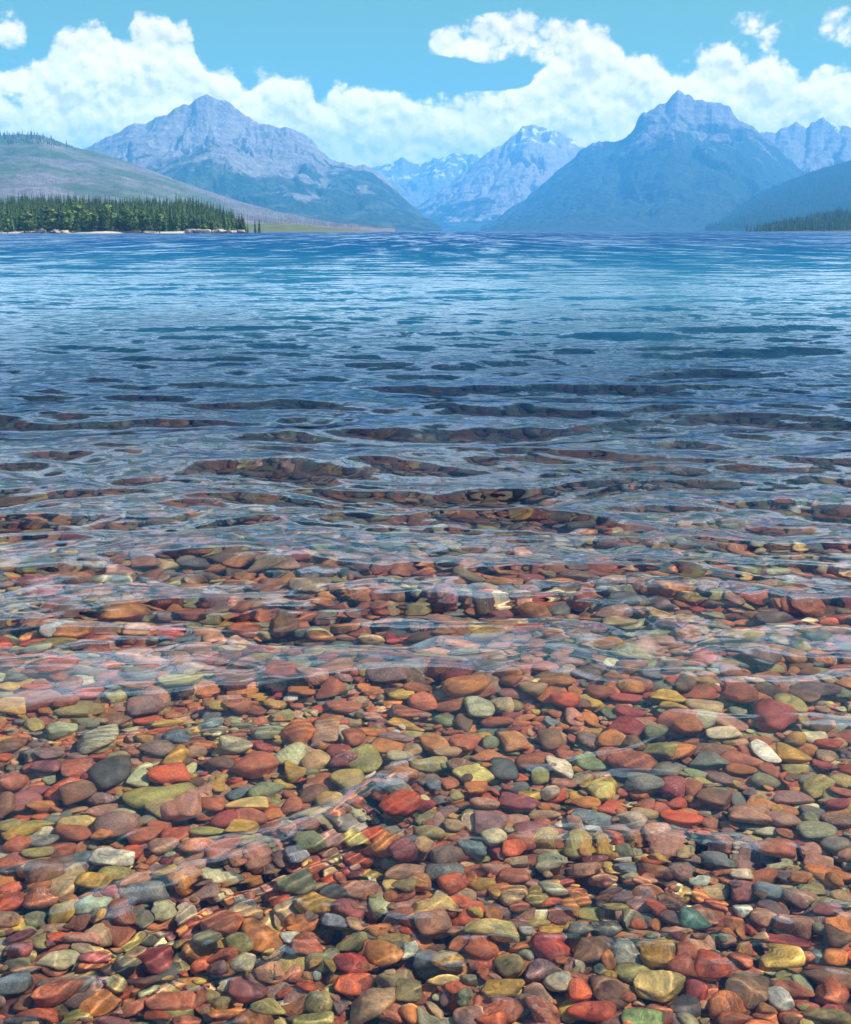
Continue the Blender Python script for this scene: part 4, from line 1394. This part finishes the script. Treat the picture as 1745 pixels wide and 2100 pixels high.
mountain('mountain', M3, 11000, 6400, rock_material('mountain_wooded_stone', 1360, 0.60, (0.28, 0.245, 0.22), (0.17, 0.155, 0.145), (0.026, 0.042, 0.026), 0.12, 0.0, 3.4), 31, nx=460, nt=130, power=1.12, spur=0.40, gully=4.2, strata=0.75)
H2 = [(1450, 472), (1480, 446), (1520, 419), (1560, 393), (1620, 369), (1680, 346), (1745, 329), (1800, 318), (1900, 300), (2050, 290), (2300, 310), (2700, 390), (3000, 473)]
hill_b = mountain('hill', H2, 7600, 4300, rock_material('wooded_slope', 600, 3.0, (0.2, 0.2, 0.18), (0.15, 0.14, 0.13), (0.013, 0.030, 0.020), 0.0, 0.0, 7.7, 3.0), 41, nx=300, nt=80, spur=0.10, rough=0.006, power=1.0)


def burnt_material():
    m, t, o = material('burnt_hillside')
    p = t.new('ShaderNodeNewGeometry').outputs['Position']
    pv = t.vmath('SCALE', p, scale=0.001)
    n1 = t.noise(t.vmath('MULTIPLY', pv, (1, 1, 2.5)), 3.2, 6, 0.62)
    n2 = t.noise(t.vmath('MULTIPLY', pv, (1, 1, 0.25)), 60.0, 4, 0.7)
    n3 = t.noise(pv, 14.0, 5, 0.6)
    green = t.mix(t.rng(n3, 0.35, 0.65), (0.052, 0.080, 0.042), (0.085, 0.118, 0.058))
    grey = t.mix(t.rng(n3, 0.35, 0.65), (0.125, 0.110, 0.115), (0.195, 0.172, 0.178))
    low = t.rng(t.sep(p)[2], 75.0, 15.0, 0.0, 0.35)
    c = t.mix(t.rng(t.math('ADD', n1, low), 0.42, 0.62), green, grey)
    c = t.mix(t.rng(n2, 0.35, 0.7), t.vmath('SCALE', c, scale=0.75), t.vmath('SCALE', c, scale=1.25))
    principled(t, o, c, 0.95, t.bump(t.math('MULTIPLY', n2, 12.0), 0.6, 1.0), 0.1)
    return m


HA = [(-1500, 473), (-1100, 420), (-700, 330), (-450, 285), (-330, 272), (-200, 272), (-60, 280), (0, 278), (40, 275), (80, 276), (110, 286), (150, 301), (180, 308), (230, 322), (300, 345), (360, 368), (420, 390), (500, 415), (560, 431), (640, 448), (700, 458), (760, 467), (810, 473)]
hill_a = mountain('hill', HA, 4600, 1800, burnt_material(), 52, nx=400, nt=90, power=1.05, spur=0.10, gully=9, rough=0.004)

# low wooded point on the left and the low wooded shore on the right
def shore_material(g1, g2, s1=(0.34, 0.29, 0.22), s2=(0.52, 0.46, 0.37)):
    m, t, o = material('shore_ground')
    p = t.new('ShaderNodeNewGeometry').outputs['Position']
    z = t.sep(p)[2]
    n = t.noise(p, 0.06, 5, 0.6)
    sand = t.mix(t.noise(p, 0.8, 4), s1, s2)
    turf = t.mix(t.rng(n, 0.4, 0.65), g1, g2)
    c = t.mix(t.rng(t.math('ADD', z, t.math('MULTIPLY', n, 1.2)), 1.5, 2.3), sand, turf)
    principled(t, o, c, 0.95, None, 0.1)
    return m


shore_mat = shore_material((0.025, 0.035, 0.015), (0.055, 0.07, 0.03))
meadow_mat = shore_material((0.07, 0.095, 0.04), (0.13, 0.15, 0.07), (0.10, 0.095, 0.07), (0.15, 0.14, 0.10))
far_mat = shore_material((0.02, 0.03, 0.014), (0.04, 0.055, 0.025), (0.06, 0.06, 0.045), (0.10, 0.095, 0.07))


def shore(name, x0, x1, y0, y1, hmax, seed, taper, mat):
    nx, ny = 150, 60
    xs_ = np.linspace(x0, x1, nx)
    ys_ = np.linspace(0, 1, ny)
    V, Xs = np.meshgrid(ys_, xs_, indexing='ij')
    edge = y0 + 14 * fbm(xs_ / 60.0, xs_ * 0 + seed, 4, seed)
    Ys = edge[None, :] + (y1 - edge[None, :]) * V
    tp = taper((Xs - x0) / (x1 - x0))
    X0 = Xs
    Xs = Xs * Ys / y0                       # the point widens inland
    Zs = -0.6 + (2.2 * smooth(0, 0.05, V) + hmax * smooth(0.03, 1.0, V) ** 0.8) * tp * (1 + 0.18 * fbm(X0 / 70, Ys / 70, 3, seed))
    link(name, np_mesh(name, np.stack([Xs, Ys, Zs], -1).reshape(-1, 3), grid_faces(ny, nx)), mat, kind='structure')

    def height(x, y):
        x = x * y0 / y
        i = np.clip(((x - x0) / (x1 - x0) * (nx - 1)).round().astype(int), 0, nx - 1)
        v = np.clip((y - edge[i]) / (y1 - edge[i]), 0, 1)
        j = np.clip((v * (ny - 1)).round().astype(int), 0, ny - 1)
        return Zs[j, i], edge[i]
    return height


xl0, xl1 = at(-260, 470, 750)[0], at(535, 470, 750)[0]
left_h = shore('shore', xl0, xl1, 745, 1150, 15, 61, lambda s: smooth(0.965, 0.80, s) * 0.985 + 0.015, shore_mat)
xr0, xr1 = at(1515, 470, 1900)[0], at(2100, 470, 1900)[0]
right_h = shore('shore', xr0, xr1, 1890, 2500, 30, 64, lambda s: smooth(0.02, 0.35, s), far_mat)
xm0, xm1 = at(520, 470, 1250)[0], at(800, 470, 1250)[0]
mead_h = shore('meadow', xm0 - 60, xm1, 1230, 1700, 10, 67, lambda s: smooth(1.0, 0.4, s), meadow_mat)

# ------------------------------------------------------------------ trees


def leaf_material(name, c1, c2):
    m, t, o = material(name)
    oi = t.new('ShaderNodeObjectInfo')
    geo = t.new('ShaderNodeNewGeometry')
    n = t.noise(geo.outputs['Position'], 0.5, 4, 0.6)
    c = t.mix(t.rng(n, 0.35, 0.65), c1, c2)
    c = t.vmath('SCALE', c, scale=t.math('MULTIPLY_ADD', oi.outputs['Random'], 0.7, 0.65))
    principled(t, o, c, 0.8, None, 0.2)
    return m


con_mat = leaf_material('conifer_needles', (0.030, 0.060, 0.014), (0.070, 0.112, 0.026))
dec_mat = leaf_material('broad_leaves', (0.075, 0.115, 0.022), (0.125, 0.165, 0.035))
bark, t_, o_ = material('bark')
principled(t_, o_, t_.mix(t_.noise(t_.new('ShaderNodeTexCoord').outputs['Object'], 3.0, 4), (0.07, 0.055, 0.045), (0.15, 0.125, 0.11)), 0.9, None, 0.1)
snag_mat, t_, o_ = material('bleached_snag')
principled(t_, o_, t_.mix(t_.new('ShaderNodeObjectInfo').outputs['Random'], (0.10, 0.085, 0.085), (0.27, 0.24, 0.24)), 0.9, None, 0.1)


def cone_trunk(r, h, n=6, r1=0.15):
    co = [(r * math.cos(2 * math.pi * k / n), r * math.sin(2 * math.pi * k / n), 0) for k in range(n)]
    co += [(r * r1 * math.cos(2 * math.pi * k / n), r * r1 * math.sin(2 * math.pi * k / n), h) for k in range(n)]
    fa = [(k, (k + 1) % n, n + (k + 1) % n, n + k) for k in range(n)]
    return co, fa


def conifer_crown(seed, h, rad, base):
    """Ragged whorls of drooping branch fans up a narrow crown."""
    g = np.random.default_rng(seed)
    co, fa = [], []
    tiers = 12
    for k in range(tiers):
        f = k / (tiers - 1)
        z = base + (h - base) * f ** 0.92
        r = rad * (1 - f) ** 0.85 * g.uniform(0.75, 1.2) + 0.12
        nb = 7 if f < 0.7 else 5
        a0 = g.uniform(0, 6.28)
        for b in range(nb):
            if g.uniform() < 0.12:
                continue
            a = a0 + 2 * math.pi * b / nb + g.normal(0, 0.18)
            rr = r * g.uniform(0.7, 1.25)
            dr = rr * g.uniform(0.25, 0.6)
            wd = 0.6
            i = len(co)
            up = (h - base) / tiers * 0.95
            co += [(0, 0, z + up), (rr * 0.6 * math.cos(a - wd), rr * 0.6 * math.sin(a - wd), z - dr * 0.55), (rr * math.cos(a), rr * math.sin(a), z - dr),
                   (rr * 0.6 * math.cos(a + wd), rr * 0.6 * math.sin(a + wd), z - dr * 0.55)]
            fa.append((i, i + 1, i + 2, i + 3))
    return np_mesh('crown', co, fa, False)


def broad_crown(seed, h, rad, base):
    g = np.random.default_rng(seed)
    co, fa = [], []
    centres = [(g.normal(0, rad * 0.38), g.normal(0, rad * 0.38), g.uniform(base + 1, h - 1.0)) for _ in range(9)]
    for c in centres:
        cr = rad * g.uniform(0.35, 0.6)
        for _ in range(46):
            d = g.normal(size=3)
            d /= np.linalg.norm(d)
            p = np.array(c) + d * cr * g.uniform(0.6, 1.05)
            u = np.cross(d, g.normal(size=3))
            u /= np.linalg.norm(u)
            v = np.cross(d + 0.5 * g.normal(size=3), u)
            v /= np.linalg.norm(v)
            s = g.uniform(0.35, 0.75)
            i = len(co)
            co += [tuple(p - u * s - v * s * .6), tuple(p + u * s - v * s * .6), tuple(p + u * s + v * s * .6), tuple(p - u * s + v * s * .6)]
            fa.append((i, i + 1, i + 2, i + 3))
    return np_mesh('crown', co, fa, False)


kinds = {}
for k, (h, rad) in enumerate(((14.5, 2.7), (17, 2.9), (12, 2.6), (15, 2.2), (10.5, 2.7), (18, 3.1))):
    cr = conifer_crown(70 + k, h, rad, 1.6)
    cr.materials.append(con_mat)
    tr = np_mesh('trunk', *cone_trunk(0.28, h * 0.95))
    tr.materials.append(bark)
    kinds['c%d' % k] = (cr, tr)
for k, (h, rad) in enumerate(((12, 4.0), (10, 3.6), (13.5, 3.8))):
    cr = broad_crown(90 + k, h, rad, 1.5)
    cr.materials.append(dec_mat)
    tr = np_mesh('trunk', *cone_trunk(0.3, h * 0.75))
    tr.materials.append(bark)
    kinds['b%d' % k] = (cr, tr)


def tree(name, kind, x, y, z, s, label, group=None):
    e = link(name, None, label=label, cat='tree', group=group)
    e.location = (x, y, z)
    e.rotation_euler = (0, 0, random.uniform(0, 6.28))
    e.scale = (s * random.uniform(0.9, 1.15), s * random.uniform(0.9, 1.15), s)
    link('crown', kinds[kind][0], parent=e)
    link('trunk', kinds[kind][1], parent=e)
    return e


tg = np.random.default_rng(77)
WHERE = ['at the left edge, beyond the end of the sand strip', 'behind the first broadleaf trees on the left', 'behind the tallest broadleaf trees by the sand', 'behind the middle of the broadleaf belt', 'behind the last broadleaf trees by the sand',
         'where the sand strip ends', 'on the low middle of the wooded point', 'above the start of the boulders', 'above the middle boulders of the point', 'on the high crest above the boulders', 'at the sloping tip of the wooded point']
cgrp = 'conifers along the wooded point'
# front ranks, tree by tree
n_front = 165
fx = np.sort(tg.uniform(-15, 503, n_front))
for q in range(n_front):
    d = 752 + tg.uniform(14, 60)
    x = at(fx[q], 470, d)[0]
    z, edge = left_h(np.array([x]), np.array([d]))
    d = max(d, edge[0] + 8)
    z, _ = left_h(np.array([x]), np.array([d]))
    k = tg.integers(0, 6)
    sc = tg.uniform(0.75, 1.1) * (1.0 - 0.25 * smooth(455, 505, fx[q]))
    shape = ('medium spire shaped', 'tall spire shaped', 'bushy', 'slender', 'short bushy', 'tallest broad')[k]
    where = WHERE[int(np.searchsorted((45, 95, 140, 185, 230, 275, 320, 365, 410, 455), fx[q]))]
    lab = f'{shape} dark conifer {where}'
    tree('conifer_tree', 'c%d' % k, x, d, z[0] - 0.3, sc, lab, cgrp)
ORD = ['first', 'second', 'third', 'fourth', 'fifth', 'sixth', 'seventh', 'eighth', 'ninth', 'tenth', 'eleventh', 'twelfth', 'thirteenth', 'fourteenth', 'fifteenth', 'sixteenth', 'seventeenth', 'eighteenth', 'nineteenth', 'twentieth']
bfx = np.concatenate([np.sort(tg.uniform(5, 255, 27)), np.sort(tg.uniform(255, 330, 7))])
for q in range(34):
    fxx = bfx[q]
    bl = (ORD[q] + ' light green broadleaf tree from the left edge, by the sand') if q < 17 else (ORD[33 - q] + ' light green broadleaf tree counted back from the boulders')
    d = 752 + tg.uniform(2, 12)
    x = at(fxx, 470, d)[0]
    z, edge = left_h(np.array([x]), np.array([d]))
    d = max(d, edge[0] + 5)
    z, _ = left_h(np.array([x]), np.array([d]))
    tree('broadleaf_tree', 'b%d' % tg.integers(0, 3), x, d, z[0] - 0.3, tg.uniform(0.85, 1.4), bl, 'broadleaf trees along the sandy shore')
for fxx, s, lab in ((497, 0.62, 'small dark conifer at the rocky end of the wooded point'), (508, 0.5, 'tiny lone conifer just past the boulders of the point'),
                    (523, 0.62, 'slim lone conifer of the last pair beyond the point'), (532, 0.72, 'taller lone conifer of the last pair beyond the point')):
    d = 775
    x = at(fxx, 470, d)[0]
    z, _ = left_h(np.array([x]), np.array([d]))
    tree('conifer_tree', 'c3', x, d, max(z[0], -0.1) - 0.2, s, lab)
# the right hand shore
rfx = np.sort(tg.uniform(1530, 1760, 60))
for q in range(60):
    fxx = rfx[q]
    rw = ['at the tip of the far right shore', 'just behind the tip of the far right shore', 'in the middle of the far right shore', 'near the right edge under the wooded slope', 'at the right edge under the wooded slope'][q // 12]
    d = 1905 + tg.uniform(10, 90)
    x = at(fxx, 470, d)[0]
    z, edge = right_h(np.array([x]), np.array([d]))
    d = max(d, edge[0] + 10)
    z, _ = right_h(np.array([x]), np.array([d]))
    k = tg.integers(0, 6)
    tree('conifer_tree', 'c%d' % k, x, d, z[0] - 0.3, tg.uniform(0.8, 1.1), ('medium dark conifer ', 'tall spire shaped conifer ', 'bushy dark conifer ', 'slender dark conifer ', 'short bushy conifer ', 'tallest broad conifer ')[k] + rw, 'conifers on the far low shore')

tcoll = bpy.data.collections.new('tree_shapes')
for k in range(6):
    o = bpy.data.objects.new('tree_shape_%d' % k, kinds['c%d' % k][0])
    tcoll.objects.link(o)
sn_c, sn_f = cone_trunk(0.22, 13, 4, 0.2)
for k in range(9):
    a, z = k * 2.4, 4 + k * 0.95
    i = len(sn_c)
    l = 1.5 * (1 - k / 12)
    sn_c += [(0, 0, z - 0.07), (0, 0, z + 0.07), (l * math.cos(a), l * math.sin(a), z + 0.25), (l * math.cos(a), l * math.sin(a), z + 0.15)]
    sn_f.append((i, i + 3, i + 2, i + 1))
sn_me = np_mesh('snag', sn_c, sn_f, False)
sn_me.materials.append(snag_mat)
scoll = bpy.data.collections.new('snag_shapes')
scoll.objects.link(bpy.data.objects.new('snag_shape', sn_me))


def forest(name, hfun, fx0, fx1, d0, d1, n, smin, smax):
    fxx = tg.uniform(fx0, fx1, n)
    d = tg.uniform(d0, d1, n)
    x = np.array([at(a, 470, b)[0] for a, b in zip(fxx, d)])
    z, edge = hfun(x, d)
    ok = (d > edge + 12) & (z > 0.6)
    x, d, z = x[ok], d[ok], z[ok]
    k = len(x)
    s = tg.uniform(smin, smax, k)
    scatter(name, np.stack([x, d, z - 0.3], -1), np.stack([np.zeros(k), np.zeros(k), tg.uniform(0, 6.28, k)], -1), np.stack([s, s, s], -1), tg.integers(0, 6, k), tcoll)


forest('forest', left_h, -220, 498, 790, 1120, 2600, 0.75, 1.1)
forest('forest', right_h, 1535, 2050, 1960, 2480, 1800, 0.75, 1.1)


def mesh_points(ob, n, pred):
    me = ob.data
    co = np.empty(len(me.vertices) * 3, np.float32)
    me.vertices.foreach_get('co', co)
    co = co.reshape(-1, 3)
    co = co[pred(co)]
    return co[tg.integers(0, len(co), n)] + tg.normal(0, 6, (n, 3)) * np.array((1, 1, 0))


p = mesh_points(hill_a, 9000, lambda c: (c[:, 2] > 6) & (c[:, 1] < 4620) & (c[:, 0] < 700) & (c[:, 0] > -2100))
s = tg.uniform(0.8, 1.4, len(p))
scatter('dead_woods', p - np.array((0, 0, 1.0)), np.stack([tg.normal(0, .04, len(p)), tg.normal(0, .04, len(p)), tg.uniform(0, 6.28, len(p))], -1), np.stack([s, s, s], -1), np.zeros(len(p)), scoll)
p = mesh_points(hill_b, 7000, lambda c: (c[:, 2] > 4) & (c[:, 1] < 7620) & (c[:, 0] < 4200))
s = tg.uniform(1.1, 1.9, len(p))
scatter('forest', p - np.array((0, 0, 1.0)), np.stack([np.zeros(len(p)), np.zeros(len(p)), tg.uniform(0, 6.28, len(p))], -1), np.stack([s, s, s], -1), tg.integers(0, 6, len(p)), tcoll)
# dark live trees left standing on the hill's crown
x_lim = at(165, 280, 4600)[0]
p = mesh_points(hill_a, 900, lambda c: (c[:, 2] > 300) & (c[:, 1] > 4150) & (c[:, 1] < 4640) & (c[:, 0] < x_lim))
s = tg.uniform(0.7, 1.2, len(p))
scatter('forest', p - np.array((0, 0, 1.0)), np.stack([np.zeros(len(p)), np.zeros(len(p)), tg.uniform(0, 6.28, len(p))], -1), np.stack([s, s, s], -1), tg.integers(0, 6, len(p)), tcoll)

# boulders at the foot of the point
bm_, t_, o_ = material('shore_boulder')
pp = t_.new('ShaderNodeNewGeometry').outputs['Position']
principled(t_, o_, t_.mix(t_.rng(t_.noise(pp, 0.5, 5, 0.65), 0.35, 0.65), (0.20, 0.14, 0.11), (0.52, 0.42, 0.34)), 0.9, t_.bump(t_.noise(pp, 0.9, 5), 0.7, 0.4), 0.1)
bx = np.concatenate([np.sort(tg.uniform(60, 150, 5)), np.sort(tg.uniform(375, 500, 17))])
for q in range(22):
    fxx = bx[q]
    bl = ORD[q] + ' pale boulder from the left on the sand strip' if q < 5 else ORD[21 - q] + ' pale tan boulder counted back from the tip of the wooded point'
    d = 752 + tg.uniform(-2, 14)
    x = at(fxx, 470, d)[0]
    z, edge = left_h(np.array([x]), np.array([d]))
    d = edge[0] + tg.uniform(3, 10)
    r = tg.uniform(1.2, 2.9)
    co = pebble_shape(ICO2, 900 + q, 'A') * np.array((r * 1.5, r, r * 0.75))
    ob = link('boulder', np_mesh('boulder', co, FA2, False), bm_, label=bl, cat='boulder', group='boulders along the wooded point' if q > 4 else 'boulders on the sand strip')
    ob.location = (x, d, tg.uniform(0.3, 1.2))
    ob.rotation_euler = (0, 0, tg.uniform(0, 6.28))

# ------------------------------------------------------------------ haze
bm = bmesh.new()
bmesh.ops.create_cube(bm, size=1)
hm = bpy.data.meshes.new('haze')
bm.to_mesh(hm)
bm.free()
m, t, o = material('blue_summer_air')
vol = t.new('ShaderNodeVolumePrincipled')
vol.inputs['Color'].default_value = (0.12, 0.52, 1.0, 1)
vol.inputs['Density'].default_value = 8.8e-5
vol.inputs['Anisotropy'].default_value = 0.0
t.l.new(vol.outputs[0], o.inputs['Volume'])
hz = link('haze', hm, m, kind='stuff')
hz.scale = (44000, 26000, 1510)
hz.location = (0, 10500, 1510 / 2 - 8)
